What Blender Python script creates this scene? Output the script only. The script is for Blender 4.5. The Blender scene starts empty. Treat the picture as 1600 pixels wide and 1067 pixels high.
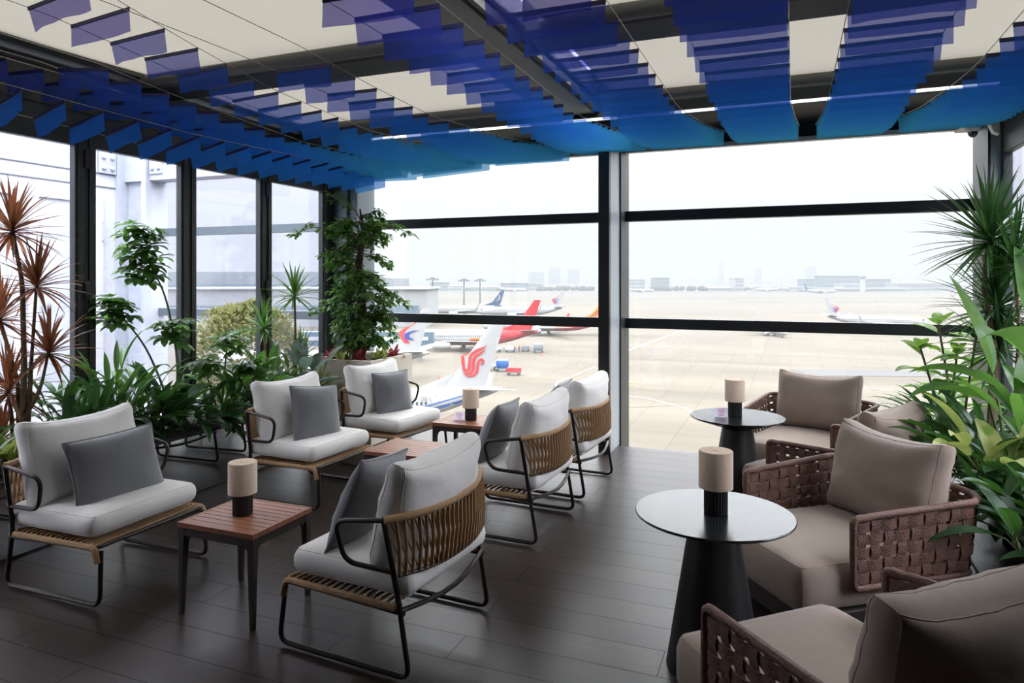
import bpy, bmesh, math, random
from mathutils import Vector, Matrix, noise
random.seed(7)
C = bpy.context.scene.collection
SC = bpy.context.scene
PI = math.pi
R = math.radians
V = Vector

# ------------------------------------------------------------------ materials
def new_mat(name):
    m = bpy.data.materials.new(name); m.use_nodes = True
    nt = m.node_tree; nt.nodes.clear()
    out = nt.nodes.new('ShaderNodeOutputMaterial')
    return m, nt, out

def lin(r, g, b):
    f = lambda c: (c/12.92 if c <= .04045 else ((c+.055)/1.055)**2.4)
    return (f(r/255), f(g/255), f(b/255), 1)

def pbr(name, col, rough=.5, metal=0, spec=.5, bump=0, bscale=200, stretch=(1, 1, 1), var=0, vscale=5, col2=None, coat=0, sheen=0, wrinkle=0):
    m, nt, out = new_mat(name)
    b = nt.nodes.new('ShaderNodeBsdfPrincipled')
    b.inputs['Roughness'].default_value = rough
    b.inputs['Metallic'].default_value = metal
    b.inputs['Specular IOR Level'].default_value = spec
    b.inputs['Coat Weight'].default_value = coat
    b.inputs['Sheen Weight'].default_value = sheen
    b.inputs['Base Color'].default_value = col
    tc = nt.nodes.new('ShaderNodeTexCoord')
    mp = nt.nodes.new('ShaderNodeMapping'); mp.inputs['Scale'].default_value = stretch
    nt.links.new(tc.outputs['Object'], mp.inputs[0])
    if var or col2:
        n = nt.nodes.new('ShaderNodeTexNoise'); n.inputs['Scale'].default_value = vscale; n.inputs['Detail'].default_value = 3
        nt.links.new(mp.outputs[0], n.inputs['Vector'])
        mx = nt.nodes.new('ShaderNodeMix'); mx.data_type = 'RGBA'
        mr = nt.nodes.new('ShaderNodeMapRange'); mr.inputs[1].default_value = .35; mr.inputs[2].default_value = .65
        nt.links.new(n.outputs['Fac'], mr.inputs[0]); nt.links.new(mr.outputs[0], mx.inputs[0])
        c2 = col2 if col2 else tuple(c*(1-var) for c in col[:3])+(1,)
        mx.inputs[6].default_value = col; mx.inputs[7].default_value = c2
        nt.links.new(mx.outputs[2], b.inputs['Base Color'])
    if bump:
        n2 = nt.nodes.new('ShaderNodeTexNoise'); n2.inputs['Scale'].default_value = bscale; n2.inputs['Detail'].default_value = 2
        nt.links.new(mp.outputs[0], n2.inputs['Vector'])
        bp = nt.nodes.new('ShaderNodeBump'); bp.inputs['Strength'].default_value = bump; bp.inputs['Distance'].default_value = .01
        nt.links.new(n2.outputs['Fac'], bp.inputs['Height']); nt.links.new(bp.outputs[0], b.inputs['Normal'])
        if wrinkle:
            n3 = nt.nodes.new('ShaderNodeTexNoise'); n3.inputs['Scale'].default_value = 4.5; n3.inputs['Detail'].default_value = 3; n3.inputs['Distortion'].default_value = 1.6
            nt.links.new(tc.outputs['Object'], n3.inputs['Vector'])
            b3 = nt.nodes.new('ShaderNodeBump'); b3.inputs['Strength'].default_value = wrinkle; b3.inputs['Distance'].default_value = .03
            nt.links.new(n3.outputs['Fac'], b3.inputs['Height']); nt.links.new(b3.outputs[0], bp.inputs['Normal'])
    nt.links.new(b.outputs[0], out.inputs[0])
    return m

def leaf_mat(name, c1, c2, tcol, scale=9, rough=.38, tw=.35):
    m, nt, out = new_mat(name)
    b = nt.nodes.new('ShaderNodeBsdfPrincipled'); b.inputs['Roughness'].default_value = rough
    b.inputs['Specular IOR Level'].default_value = .45
    tr = nt.nodes.new('ShaderNodeBsdfTranslucent')
    n = nt.nodes.new('ShaderNodeTexNoise'); n.inputs['Scale'].default_value = scale; n.inputs['Detail'].default_value = 2
    tc = nt.nodes.new('ShaderNodeTexCoord'); nt.links.new(tc.outputs['Object'], n.inputs['Vector'])
    mr = nt.nodes.new('ShaderNodeMapRange'); mr.inputs[1].default_value = .4; mr.inputs[2].default_value = .6
    nt.links.new(n.outputs['Fac'], mr.inputs[0])
    mx = nt.nodes.new('ShaderNodeMix'); mx.data_type = 'RGBA'; mx.inputs[6].default_value = c1; mx.inputs[7].default_value = c2
    nt.links.new(mr.outputs[0], mx.inputs[0]); nt.links.new(mx.outputs[2], b.inputs['Base Color'])
    tr.inputs['Color'].default_value = tcol
    ms = nt.nodes.new('ShaderNodeMixShader'); ms.inputs[0].default_value = tw
    nt.links.new(b.outputs[0], ms.inputs[1]); nt.links.new(tr.outputs[0], ms.inputs[2]); nt.links.new(ms.outputs[0], out.inputs[0])
    return m

def glass_mat(name, tint=(.96, .97, .98, 1), refl=.05):
    m, nt, out = new_mat(name)
    t = nt.nodes.new('ShaderNodeBsdfTransparent'); t.inputs[0].default_value = tint
    g = nt.nodes.new('ShaderNodeBsdfGlossy'); g.inputs['Roughness'].default_value = .01; g.inputs[0].default_value = (1, 1, 1, 1)
    f = nt.nodes.new('ShaderNodeLayerWeight'); f.inputs[0].default_value = .3
    mr = nt.nodes.new('ShaderNodeMapRange'); mr.inputs[3].default_value = refl*.5; mr.inputs[4].default_value = .55
    pw = nt.nodes.new('ShaderNodeMath'); pw.operation = 'POWER'; pw.inputs[1].default_value = 3
    nt.links.new(f.outputs['Facing'], pw.inputs[0]); nt.links.new(pw.outputs[0], mr.inputs[0])
    ms = nt.nodes.new('ShaderNodeMixShader')
    nt.links.new(mr.outputs[0], ms.inputs[0]); nt.links.new(t.outputs[0], ms.inputs[1]); nt.links.new(g.outputs[0], ms.inputs[2])
    nt.links.new(ms.outputs[0], out.inputs[0])
    return m

def emit_mat(name, col, s):
    m, nt, out = new_mat(name)
    e = nt.nodes.new('ShaderNodeEmission'); e.inputs[0].default_value = col; e.inputs[1].default_value = s
    nt.links.new(e.outputs[0], out.inputs[0]); return m

def film_mat(name):
    # tinted see-through film: mostly clear with a milky blue scatter taken from the object's own colour
    m, nt, out = new_mat(name)
    oi = nt.nodes.new('ShaderNodeObjectInfo')
    t = nt.nodes.new('ShaderNodeBsdfTransparent')
    mx = nt.nodes.new('ShaderNodeMix'); mx.data_type = 'RGBA'; mx.inputs[0].default_value = .40
    mx.inputs[6].default_value = (.52, .46, .50, 1)
    nt.links.new(oi.outputs['Color'], mx.inputs[7]); nt.links.new(mx.outputs[2], t.inputs[0])
    d = nt.nodes.new('ShaderNodeBsdfDiffuse'); nt.links.new(oi.outputs['Color'], d.inputs[0])
    l = nt.nodes.new('ShaderNodeBsdfTranslucent'); nt.links.new(oi.outputs['Color'], l.inputs[0])
    dl = nt.nodes.new('ShaderNodeMixShader'); dl.inputs[0].default_value = .55
    nt.links.new(d.outputs[0], dl.inputs[1]); nt.links.new(l.outputs[0], dl.inputs[2])
    ms = nt.nodes.new('ShaderNodeMixShader'); ms.inputs[0].default_value = .36
    nt.links.new(oi.outputs['Alpha'], ms.inputs[0]); nt.links.new(t.outputs[0], ms.inputs[1]); nt.links.new(dl.outputs[0], ms.inputs[2])
    nt.links.new(ms.outputs[0], out.inputs[0]); return m

def shade_mat(name):
    m, nt, out = new_mat(name)
    tc = nt.nodes.new('ShaderNodeTexCoord')
    mp = nt.nodes.new('ShaderNodeMapping'); mp.inputs['Scale'].default_value = (3, 160, 1)
    nt.links.new(tc.outputs['Object'], mp.inputs[0])
    n = nt.nodes.new('ShaderNodeTexNoise'); n.inputs['Scale'].default_value = 1; n.inputs['Detail'].default_value = 2
    nt.links.new(mp.outputs[0], n.inputs['Vector'])
    mx = nt.nodes.new('ShaderNodeMix'); mx.data_type = 'RGBA'
    mx.inputs[6].default_value = (.084, .077, .065, 1); mx.inputs[7].default_value = (.069, .064, .055, 1)
    nt.links.new(n.outputs['Fac'], mx.inputs[0])
    l = nt.nodes.new('ShaderNodeBsdfTranslucent'); nt.links.new(mx.outputs[2], l.inputs[0])
    d = nt.nodes.new('ShaderNodeBsdfDiffuse'); d.inputs[0].default_value = (.28, .265, .24, 1)
    ms = nt.nodes.new('ShaderNodeMixShader'); ms.inputs[0].default_value = .25
    nt.links.new(l.outputs[0], ms.inputs[1]); nt.links.new(d.outputs[0], ms.inputs[2]); nt.links.new(ms.outputs[0], out.inputs[0])
    return m

def plank_mat(name):
    m, nt, out = new_mat(name)
    tc = nt.nodes.new('ShaderNodeTexCoord')
    br = nt.nodes.new('ShaderNodeTexBrick'); br.offset = .37
    br.inputs['Scale'].default_value = 1; br.inputs['Brick Width'].default_value = 1.35; br.inputs['Row Height'].default_value = .2
    br.inputs['Mortar Size'].default_value = .0026; br.inputs['Mortar Smooth'].default_value = .5; br.inputs['Bias'].default_value = 0
    br.inputs['Color1'].default_value = (.022, .0150, .0125, 1); br.inputs['Color2'].default_value = (.034, .0235, .0195, 1)
    br.inputs['Mortar'].default_value = (.008, .006, .005, 1)
    nt.links.new(tc.outputs['Object'], br.inputs['Vector'])
    mp = nt.nodes.new('ShaderNodeMapping'); mp.inputs['Scale'].default_value = (2.2, 34, 1); nt.links.new(tc.outputs['Object'], mp.inputs[0])
    n = nt.nodes.new('ShaderNodeTexNoise'); n.inputs['Scale'].default_value = 1.5; n.inputs['Detail'].default_value = 5; nt.links.new(mp.outputs[0], n.inputs['Vector'])
    mx = nt.nodes.new('ShaderNodeMix'); mx.data_type = 'RGBA'; mx.blend_type = 'MULTIPLY'; mx.inputs[0].default_value = .8
    cr = nt.nodes.new('ShaderNodeMapRange'); cr.inputs[1].default_value = .3; cr.inputs[2].default_value = .7; cr.inputs[3].default_value = .55; cr.inputs[4].default_value = 1.25
    nt.links.new(n.outputs['Fac'], cr.inputs[0])
    nt.links.new(br.outputs['Color'], mx.inputs[6]); nt.links.new(cr.outputs[0], mx.inputs[7])
    b = nt.nodes.new('ShaderNodeBsdfPrincipled'); nt.links.new(mx.outputs[2], b.inputs['Base Color'])
    b.inputs['Specular IOR Level'].default_value = .22
    rr = nt.nodes.new('ShaderNodeMapRange'); rr.inputs[3].default_value = .26; rr.inputs[4].default_value = .42
    nt.links.new(n.outputs['Fac'], rr.inputs[0])
    ra = nt.nodes.new('ShaderNodeMath'); ra.operation = 'MULTIPLY_ADD'; ra.inputs[1].default_value = .2
    nt.links.new(br.outputs['Fac'], ra.inputs[0]); nt.links.new(rr.outputs[0], ra.inputs[2]); nt.links.new(ra.outputs[0], b.inputs['Roughness'])
    sm = nt.nodes.new('ShaderNodeMapRange'); sm.inputs[3].default_value = .22; sm.inputs[4].default_value = .10
    nt.links.new(br.outputs['Fac'], sm.inputs[0]); nt.links.new(sm.outputs[0], b.inputs['Specular IOR Level'])
    bp = nt.nodes.new('ShaderNodeBump'); bp.inputs['Strength'].default_value = .06; bp.inputs['Distance'].default_value = .002
    ad = nt.nodes.new('ShaderNodeMath'); ad.operation = 'SUBTRACT'
    nt.links.new(n.outputs['Fac'], ad.inputs[0]); nt.links.new(br.outputs['Fac'], ad.inputs[1])
    nt.links.new(n.outputs['Fac'], bp.inputs['Height']); nt.links.new(bp.outputs[0], b.inputs['Normal'])
    nt.links.new(b.outputs[0], out.inputs[0]); return m

def apron_mat(name):
    m, nt, out = new_mat(name)
    tc = nt.nodes.new('ShaderNodeTexCoord')
    br = nt.nodes.new('ShaderNodeTexBrick'); br.offset = 0
    br.inputs['Scale'].default_value = 1; br.inputs['Brick Width'].default_value = 6; br.inputs['Row Height'].default_value = 5
    br.inputs['Mortar Size'].default_value = .06; br.inputs['Mortar Smooth'].default_value = .3
    br.inputs['Color1'].default_value = (.078, .0675, .052, 1); br.inputs['Color2'].default_value = (.086, .0735, .057, 1); br.inputs['Mortar'].default_value = (.056, .048, .038, 1)
    nt.links.new(tc.outputs['Object'], br.inputs['Vector'])
    mp = nt.nodes.new('ShaderNodeMapping'); mp.inputs['Scale'].default_value = (.012, .07, 1); nt.links.new(tc.outputs['Object'], mp.inputs[0])
    n = nt.nodes.new('ShaderNodeTexNoise'); n.inputs['Scale'].default_value = 1; n.inputs['Detail'].default_value = 4; nt.links.new(mp.outputs[0], n.inputs['Vector'])
    cr = nt.nodes.new('ShaderNodeMapRange'); cr.inputs[1].default_value = .3; cr.inputs[2].default_value = .7; cr.inputs[3].default_value = .72; cr.inputs[4].default_value = 1.12
    nt.links.new(n.outputs['Fac'], cr.inputs[0])
    mx = nt.nodes.new('ShaderNodeMix'); mx.data_type = 'RGBA'; mx.blend_type = 'MULTIPLY'; mx.inputs[0].default_value = 1
    nt.links.new(br.outputs['Color'], mx.inputs[6]); nt.links.new(cr.outputs[0], mx.inputs[7])
    b = nt.nodes.new('ShaderNodeBsdfPrincipled'); b.inputs['Roughness'].default_value = .8; b.inputs['Specular IOR Level'].default_value = .15
    nt.links.new(mx.outputs[2], b.inputs['Base Color']); nt.links.new(b.outputs[0], out.inputs[0]); return m

def teak_mat(name):
    m = pbr(name, (.34, .14, .07, 1), .42, col2=(.22, .085, .045, 1), vscale=6, stretch=(1, 22, 1), spec=.4)
    return m

M = {}
M['floor'] = plank_mat('dark_wood_planks')
M['apron'] = apron_mat('apron_concrete')
M['steel'] = pbr('charcoal_steel', (.018, .021, .023, 1), .42, .2, var=.2, vscale=3)
M['frame'] = pbr('door_frame_grey', (.030, .036, .036, 1), .45, .2, var=.15, vscale=4)
M['column'] = pbr('column_grey', (.11, .135, .15, 1), .45, .3)
M['alu_and_lit_web'] = pbr('pale_aluminium_and_lit_web', (.40, .44, .47, 1), .4, .3)
M['black'] = pbr('matt_black', (.012, .012, .013, 1), .5)
M['soffit'] = pbr('dark_soffit', (.016, .017, .017, 1), .6)
M['beam'] = pbr('beam_bronze_grey', (.10, .102, .092, 1), .5, .1)
M['darkwall'] = pbr('dark_wall', (.06, .055, .05, 1), .8, var=.2)
M['backwall'] = pbr('pale_back_wall', (.28, .265, .245, 1), .9)
M['glass'] = glass_mat('clear_glass')
M['doorglass'] = glass_mat('door_glass', (.90, .905, .96, 1), .10)
M['shade'] = shade_mat('cream_shade_fabric')
M['film'] = film_mat('blue_film')
M['rod'] = pbr('film_hem', (.010, .012, .075, 1), .4)
M['wire'] = pbr('steel_wire', (.35, .33, .28, 1), .35, .8)
M['led'] = emit_mat('led_strip', (1, .98, .94, 1), 1.8)
M['cushion'] = pbr('off_white_fabric', (.80, .785, .76, 1), .9, bump=.25, bscale=300, var=.06, vscale=4, sheen=.2, spec=.2, wrinkle=.14)
M['grey'] = pbr('grey_velvet', (.19, .195, .21, 1), .85, bump=.2, bscale=250, var=.12, vscale=6, sheen=.5, spec=.2, wrinkle=.12)
M['taupe'] = pbr('taupe_fabric', (.30, .235, .188, 1), .9, bump=.2, bscale=300, var=.08, vscale=4, sheen=.25, spec=.2, wrinkle=.10)
M['bronze'] = pbr('bronze_tube', (.028, .021, .017, 1), .38, .5)
M['rope'] = pbr('tan_rope', (.46, .28, .135, 1), .7, bump=.6, bscale=160, stretch=(1, 1, 6), var=.25, vscale=30)
M['weave'] = pbr('brown_strap', (.15, .076, .053, 1), .62, bump=.5, bscale=120, var=.22, vscale=20)
M['plinth'] = pbr('dark_plinth', (.028, .021, .016, 1), .5)
M['teak'] = teak_mat('teak_slats')
M['tabletop'] = pbr('black_tabletop', (.012, .013, .015, 1), .2, spec=.5)
M['pedestal'] = pbr('black_pedestal', (.010, .010, .011, 1), .42)
M['lampshade'] = pbr('beige_linen', (.76, .61, .47, 1), .9, bump=.25, bscale=500, var=.08, vscale=60)
M['lampbase'] = pbr('black_fluted', (.010, .010, .010, 1), .45)
M['mirror'] = pbr('dark_mirror', (.62, .64, .66, 1), .025, 1.0)
M['soil'] = pbr('soil', (.035, .024, .016, 1), .95, bump=.8, bscale=60, var=.4, vscale=20)
M['stucco'] = pbr('pale_stone_planter', (.60, .55, .48, 1), .85, bump=.3, bscale=120, var=.1, vscale=4)
M['white'] = pbr('white_panel', (.50, .51, .54, 1), .55, var=.03)
M['whitesteel'] = pbr('white_steel', (.40, .425, .47, 1), .5, var=.08, vscale=8)
M['plaster'] = pbr('terrace_floor', (.25, .25, .26, 1), .8, var=.1)
M['card'] = leaf_mat('lavender_card', (.84, .76, .88, 1), (.84, .76, .88, 1), (.92, .84, .96, 1), 1, .5, .6)
M['ringred'] = pbr('sign_red', (.50, .04, .08, 1), .5)
M['acrylic'] = glass_mat('acrylic', (.92, .92, .95, 1), .1)
M['camwhite'] = pbr('camera_white', (.55, .53, .50, 1), .5)
M['dome'] = pbr('camera_dome', (.012, .012, .014, 1), .12, spec=.7)
# foliage
M['lf_dark'] = leaf_mat('leaf_dark', (.018, .060, .020, 1), (.040, .105, .035, 1), (.07, .20, .03, 1), 7, .32, .25)
M['lf_mid'] = leaf_mat('leaf_mid', (.035, .105, .022, 1), (.075, .165, .036, 1), (.13, .30, .045, 1), 11)
M['lf_light'] = leaf_mat('leaf_light', (.12, .26, .035, 1), (.20, .34, .07, 1), (.26, .48, .07, 1), 8)
M['lf_yellow'] = leaf_mat('leaf_yellow', (.16, .27, .05, 1), (.42, .42, .15, 1), (.40, .48, .12, 1), 14)
M['lf_var'] = leaf_mat('leaf_variegated', (.10, .13, .045, 1), (.42, .38, .20, 1), (.26, .28, .10, 1), 45)
M['lf_red'] = leaf_mat('leaf_red', (.13, .030, .020, 1), (.16, .10, .030, 1), (.34, .12, .05, 1), 10)
M['lf_crimson'] = leaf_mat('leaf_crimson', (.20, .02, .045, 1), (.34, .06, .08, 1), (.45, .06, .08, 1), 20)
M['lf_silver'] = leaf_mat('leaf_silver', (.22, .27, .25, 1), (.10, .16, .13, 1), (.2, .3, .22, 1), 25)
M['stem'] = pbr('stem_tan', (.19, .135, .075, 1), .8, bump=.5, bscale=40, var=.4, vscale=20)
M['stem_green'] = pbr('stem_green', (.11, .15, .045, 1), .6, var=.3, vscale=15)
M['bark'] = pbr('tree_bark', (.060, .047, .026, 1), .9, bump=.7, bscale=40, var=.45, vscale=12)
# airport
M['paint'] = pbr('aircraft_white', (.225, .228, .232, 1), .45, spec=.2)
M['pred'] = pbr('livery_red', (.26, .012, .016, 1), .5, spec=.2)
M['pyel'] = pbr('livery_yellow', (.32, .15, .012, 1), .5, spec=.2)
M['pblue'] = pbr('livery_blue', (.008, .055, .20, 1), .5, spec=.2)
M['pnavy'] = pbr('livery_navy', (.006, .030, .085, 1), .5, spec=.2)
M['pgrey'] = pbr('aircraft_grey', (.15, .16, .17, 1), .5)
M['tyre'] = pbr('tyre', (.02, .02, .022, 1), .8)
M['wind'] = pbr('dark_window', (.03, .04, .06, 1), .2)
M['emb_red'] = pbr('emblem_red', (.30, .010, .012, 1), .6)
M['emb_blue'] = pbr('emblem_blue', (.008, .02, .17, 1), .6)
M['ink'] = pbr('ink', (.05, .05, .06, 1), .6)
M['bld'] = pbr('building_pale', (.19, .20, .205, 1), .8, var=.08, vscale=.02)
M['bldblue'] = pbr('building_glass_blue', (.05, .09, .125, 1), .5, var=.15, vscale=.05)
M['bldgrey'] = pbr('building_grey', (.11, .125, .135, 1), .8)
M['roofm'] = pbr('roof_pale', (.26, .27, .275, 1), .7)
M['trees'] = pbr('far_trees', (.018, .036, .022, 1), .9, var=.4, vscale=.05)
M['grass'] = pbr('dry_grass', (.045, .041, .034, 1), .95, var=.2, vscale=.02)
M['asph'] = pbr('runway_asphalt', (.045, .044, .045, 1), .9, var=.15, vscale=.01)
M['line_w'] = pbr('line_white', (.25, .25, .24, 1), .8)
M['line_y'] = pbr('line_yellow', (.22, .16, .025, 1), .8)
M['line_d'] = pbr('line_dark', (.05, .046, .044, 1), .8)
M['orange'] = pbr('vest_orange', (.28, .05, .012, 1), .7)
M['skin'] = pbr('skin', (.45, .28, .2, 1), .6)
M['mast'] = pbr('mast_grey', (.09, .10, .11, 1), .5, .3)

# ------------------------------------------------------------------ mesh builder
class MB:
    def __init__(s): s.v = []; s.f = []; s.m = []; s.cur = 0
    def add(s, vs, fs):
        o = len(s.v); s.v += [tuple(v) for v in vs]
        s.f += [tuple(i+o for i in f) for f in fs]; s.m += [s.cur]*len(fs)
    def box(s, c, d, rz=0, tilt=None):
        x, y, z = d[0]/2, d[1]/2, d[2]/2
        pts = [V((a, b, e)) for a in (-x, x) for b in (-y, y) for e in (-z, z)]
        mat = Matrix.Rotation(rz, 3, 'Z')
        if tilt: mat = mat @ tilt
        s.add([mat @ p + V(c) for p in pts], [(0, 1, 3, 2), (4, 6, 7, 5), (0, 4, 5, 1), (2, 3, 7, 6), (0, 2, 6, 4), (1, 5, 7, 3)])
    def bb(s, a, b):
        s.box([(a[i]+b[i])/2 for i in range(3)], [abs(b[i]-a[i]) for i in range(3)])
    def bar(s, p, q, w, h):
        p, q = V(p), V(q); d = q-p; L = d.length; x = d.normalized()
        up = V((0, 0, 1)) if abs(x.z) < .95 else V((0, 1, 0))
        y = up.cross(x).normalized(); z = x.cross(y)
        vs = [p + x*(L*a) + y*(w*b) + z*(h*e) for a in (0, 1) for b in (-.5, .5) for e in (-.5, .5)]
        s.add(vs, [(0, 1, 3, 2), (4, 6, 7, 5), (0, 4, 5, 1), (2, 3, 7, 6), (0, 2, 6, 4), (1, 5, 7, 3)])
    def tube(s, pts, r, n=8, closed=False, rr=None):
        pts = [V(p) for p in pts]; N = len(pts)
        ring = []; prev = None
        for i, p in enumerate(pts):
            a = pts[i-1] if (i > 0 or closed) else pts[i]
            b = pts[(i+1) % N] if (i < N-1 or closed) else pts[i]
            t = (b-a)
            t = t.normalized() if t.length > 1e-9 else V((0, 0, 1))
            if prev is None:
                up = V((0, 0, 1)) if abs(t.z) < .9 else V((1, 0, 0))
                nx = up.cross(t).normalized()
            else:
                nx = prev - t*prev.dot(t)
                nx = nx.normalized() if nx.length > 1e-6 else V((1, 0, 0))
            prev = nx; ny = t.cross(nx)
            q = rr[i] if rr else r
            ring.append([p + nx*(q*math.cos(2*PI*k/n)) + ny*(q*math.sin(2*PI*k/n)) for k in range(n)])
        vs = [v for rg in ring for v in rg]; fs = []
        for i in range(N if closed else N-1):
            j = (i+1) % N
            for k in range(n):
                fs.append((i*n+k, i*n+(k+1) % n, j*n+(k+1) % n, j*n+k))
        if not closed:
            fs.append(tuple(range(n-1, -1, -1))); fs.append(tuple((N-1)*n+k for k in range(n)))
        s.add(vs, fs)
    def lathe(s, prof, n=32, c=(0, 0, 0), axis='z', flute=0, nf=0):
        vs = []; fs = []
        for r, h in prof:
            for k in range(n):
                a = 2*PI*k/n
                q = r*(1+flute*math.cos(nf*a)) if flute else r
                p = (q*math.cos(a), q*math.sin(a), h) if axis == 'z' else (h, q*math.cos(a), q*math.sin(a))
                vs.append(V(p)+V(c))
        P = len(prof)
        for i in range(P-1):
            for k in range(n):
                fs.append((i*n+k, i*n+(k+1) % n, (i+1)*n+(k+1) % n, (i+1)*n+k))
        fs.append(tuple(range(n-1, -1, -1))); fs.append(tuple((P-1)*n+k for k in range(n)))
        s.add(vs, fs)
    def rbox(s, half, r, puff=0, N=12, mat=None, warp=None, off=(0, 0, 0)):
        """rounded, puffed cushion; half sizes, corner radius, bulge of the big (z) faces"""
        hx, hy, hz = half; idx = {}; vs = []; fs = []
        def vert(p):
            k = tuple(round(c, 5) for c in p)
            if k in idx: return idx[k]
            q = V((p[0]*hx, p[1]*hy, p[2]*hz))
            inn = V((max(-hx+r, min(hx-r, q.x)), max(-hy+r, min(hy-r, q.y)), max(-hz+min(r, hz*.999), min(hz-min(r, hz*.999), q.z))))
            d = q-inn
            if d.length > 1e-9: q = inn + d.normalized()*r
            u, w = p[0], p[1]
            b = (1-u*u)*(1-w*w)
            q.z += puff*b*p[2]
            if warp: q = warp(q, p)
            if mat: q = mat @ q
            idx[k] = len(vs); vs.append(q + V(off)); return idx[k]
        g = [-math.cos(PI*i/N) if N > 4 else -1+2*i/N for i in range(N+1)]
        Z = [-1, -.5, 0, .5, 1]
        def face(fn, A, B):
            for i in range(len(A)-1):
                for j in range(len(B)-1):
                    fs.append((vert(fn(A[i], B[j])), vert(fn(A[i+1], B[j])), vert(fn(A[i+1], B[j+1])), vert(fn(A[i], B[j+1]))))
        face(lambda a, b: (a, b, 1), g, g); face(lambda a, b: (b, a, -1), g, g)
        face(lambda a, b: (a, 1, -b), g, Z); face(lambda a, b: (a, -1, b), g, Z)
        face(lambda a, b: (1, a, b), g, Z); face(lambda a, b: (-1, a, -b), g, Z)
        s.add(vs, fs)
    def blade(s, p, d, L, W, droop=.5, n=6, shape='lance', fold=.25, roll=0, up=None):
        """one leaf: midrib curve from p along d bending down, two-sided strip with a fold"""
        p = V(p); d = V(d).normalized(); vs = []; fs = []
        side = d.cross(V((0, 0, 1)))
        side = side.normalized() if side.length > .05 else V((math.cos(roll*7), math.sin(roll*7), 0))
        if roll: side = Matrix.Rotation(roll, 3, d) @ side
        pos = p.copy(); dd = d.copy()
        for i in range(n+1):
            t = i/n
            if shape == 'lance': w = W*math.sin(PI*min(1, t*.93+.07))**.8*(1-.25*t)
            elif shape == 'strap': w = W*(min(1, .55+t*2))*(1-t**2.5)
            elif shape == 'oval': w = W*math.sin(PI*(t*.96+.02))**.6
            else: w = W*(math.sin(PI*t**.75))**.75
            w = max(w, .0004)*.5
            nrm = side.cross(dd).normalized()
            vs += [pos - side*w + nrm*(w*fold*2), pos, pos + side*w + nrm*(w*fold*2)]
            if i < n:
                pos = pos + dd*(L/n)
                dd = (dd + V((0, 0, -1))*(droop/n*(.4+1.2*t))).normalized()
                side = (side - dd*side.dot(dd)).normalized()
        for i in range(n):
            a = i*3
            fs += [(a, a+1, a+4, a+3), (a+1, a+2, a+5, a+4)]
        s.add(vs, fs)
    def prism(s, poly, y0, y1, ax='y'):
        n = len(poly)
        f = (lambda a, b, y: (a, y, b)) if ax == 'y' else ((lambda a, b, y: (a, b, y)) if ax == 'z' else (lambda a, b, y: (y, a, b)))
        vs = [f(a, b, y0) for a, b in poly] + [f(a, b, y1) for a, b in poly]
        fs = [tuple(range(n-1, -1, -1)), tuple(range(n, 2*n))] + [(i, (i+1) % n, n+(i+1) % n, n+i) for i in range(n)]
        s.add(vs, fs)
    def build(s, name, mat, parent=None, smooth=False, bevel=0, loc=None, angle=40):
        me = bpy.data.meshes.new(name); me.from_pydata(s.v, [], s.f); me.update()
        mats = mat if isinstance(mat, (list, tuple)) else [mat]
        for m in mats:
            if m: me.materials.append(m)
        if len(mats) > 1: me.polygons.foreach_set('material_index', s.m)
        bm = bmesh.new(); bm.from_mesh(me); bmesh.ops.recalc_face_normals(bm, faces=bm.faces)
        if smooth:
            lim = R(angle)
            for f in bm.faces: f.smooth = True
            for e in bm.edges:
                if len(e.link_faces) == 2 and e.calc_face_angle(0) > lim: e.smooth = False
        bm.to_mesh(me); bm.free()
        o = bpy.data.objects.new(name, me); C.objects.link(o)
        if parent: o.parent = parent
        if loc: o.location = loc
        if bevel:
            b = o.modifiers.new('bevel', 'BEVEL'); b.width = bevel; b.segments = 2; b.limit_method = 'ANGLE'
        return o

def tag(o, label=None, cat=None, group=None, kind=None):
    if label: o['label'] = label
    if cat: o['category'] = cat
    if group: o['group'] = group
    if kind: o['kind'] = kind
    return o
def thing(name, loc=(0, 0, 0), rz=0, label=None, cat=None, group=None, kind=None):
    o = bpy.data.objects.new(name, None); C.objects.link(o); o.empty_display_size = .1
    o.location = loc; o.rotation_euler = (0, 0, rz)
    return tag(o, label, cat, group, kind)
def kids(o): return [c for c in bpy.data.objects if c.parent == o]
def copy_tree(o, parent=None):
    c = o.copy(); C.objects.link(c)
    if parent: c.parent = parent
    for k in kids(o): copy_tree(k, c)
    return c
def clone(o, loc, rz, label, group=None):
    c = copy_tree(o); c.location = loc; c.rotation_euler = (0, 0, rz); c['label'] = label
    if group: c['group'] = group
    return c
def arc(pts, r=.04, n=5):
    """polyline with rounded corners"""
    pts = [V(p) for p in pts]; out = [pts[0]]
    for i in range(1, len(pts)-1):
        a, b, c = pts[i-1], pts[i], pts[i+1]
        q = min(r, (a-b).length*.49, (c-b).length*.49)
        p0 = b + (a-b).normalized()*q; p1 = b + (c-b).normalized()*q
        for k in range(n+1):
            t = k/n; out.append(p0*(1-t)**2 + b*2*t*(1-t) + p1*t*t)
    out.append(pts[-1]); return out

# ------------------------------------------------------------------ camera, sky
YAW = math.atan2(435, 1080)
cam = bpy.data.cameras.new('camera'); co = bpy.data.objects.new('camera', cam); C.objects.link(co)
co.location = (0, 0, 1.6); co.rotation_euler = (PI/2, 0, YAW)
cam.sensor_width = 36; cam.lens = 36*1080/1600; cam.shift_y = -(533.5-436)/1600
cam.clip_end = 9000; cam.clip_start = .05
SC.camera = co
FW = V((-math.sin(YAW), math.cos(YAW), 0)); RT = V((math.cos(YAW), math.sin(YAW), 0))
def far(px, t, z=-16):            # a spot on the apron: bearing read off the photo, distance in metres
    p = FW*t + RT*(t*(px-800)/1080); return V((p.x, p.y, z))

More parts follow.
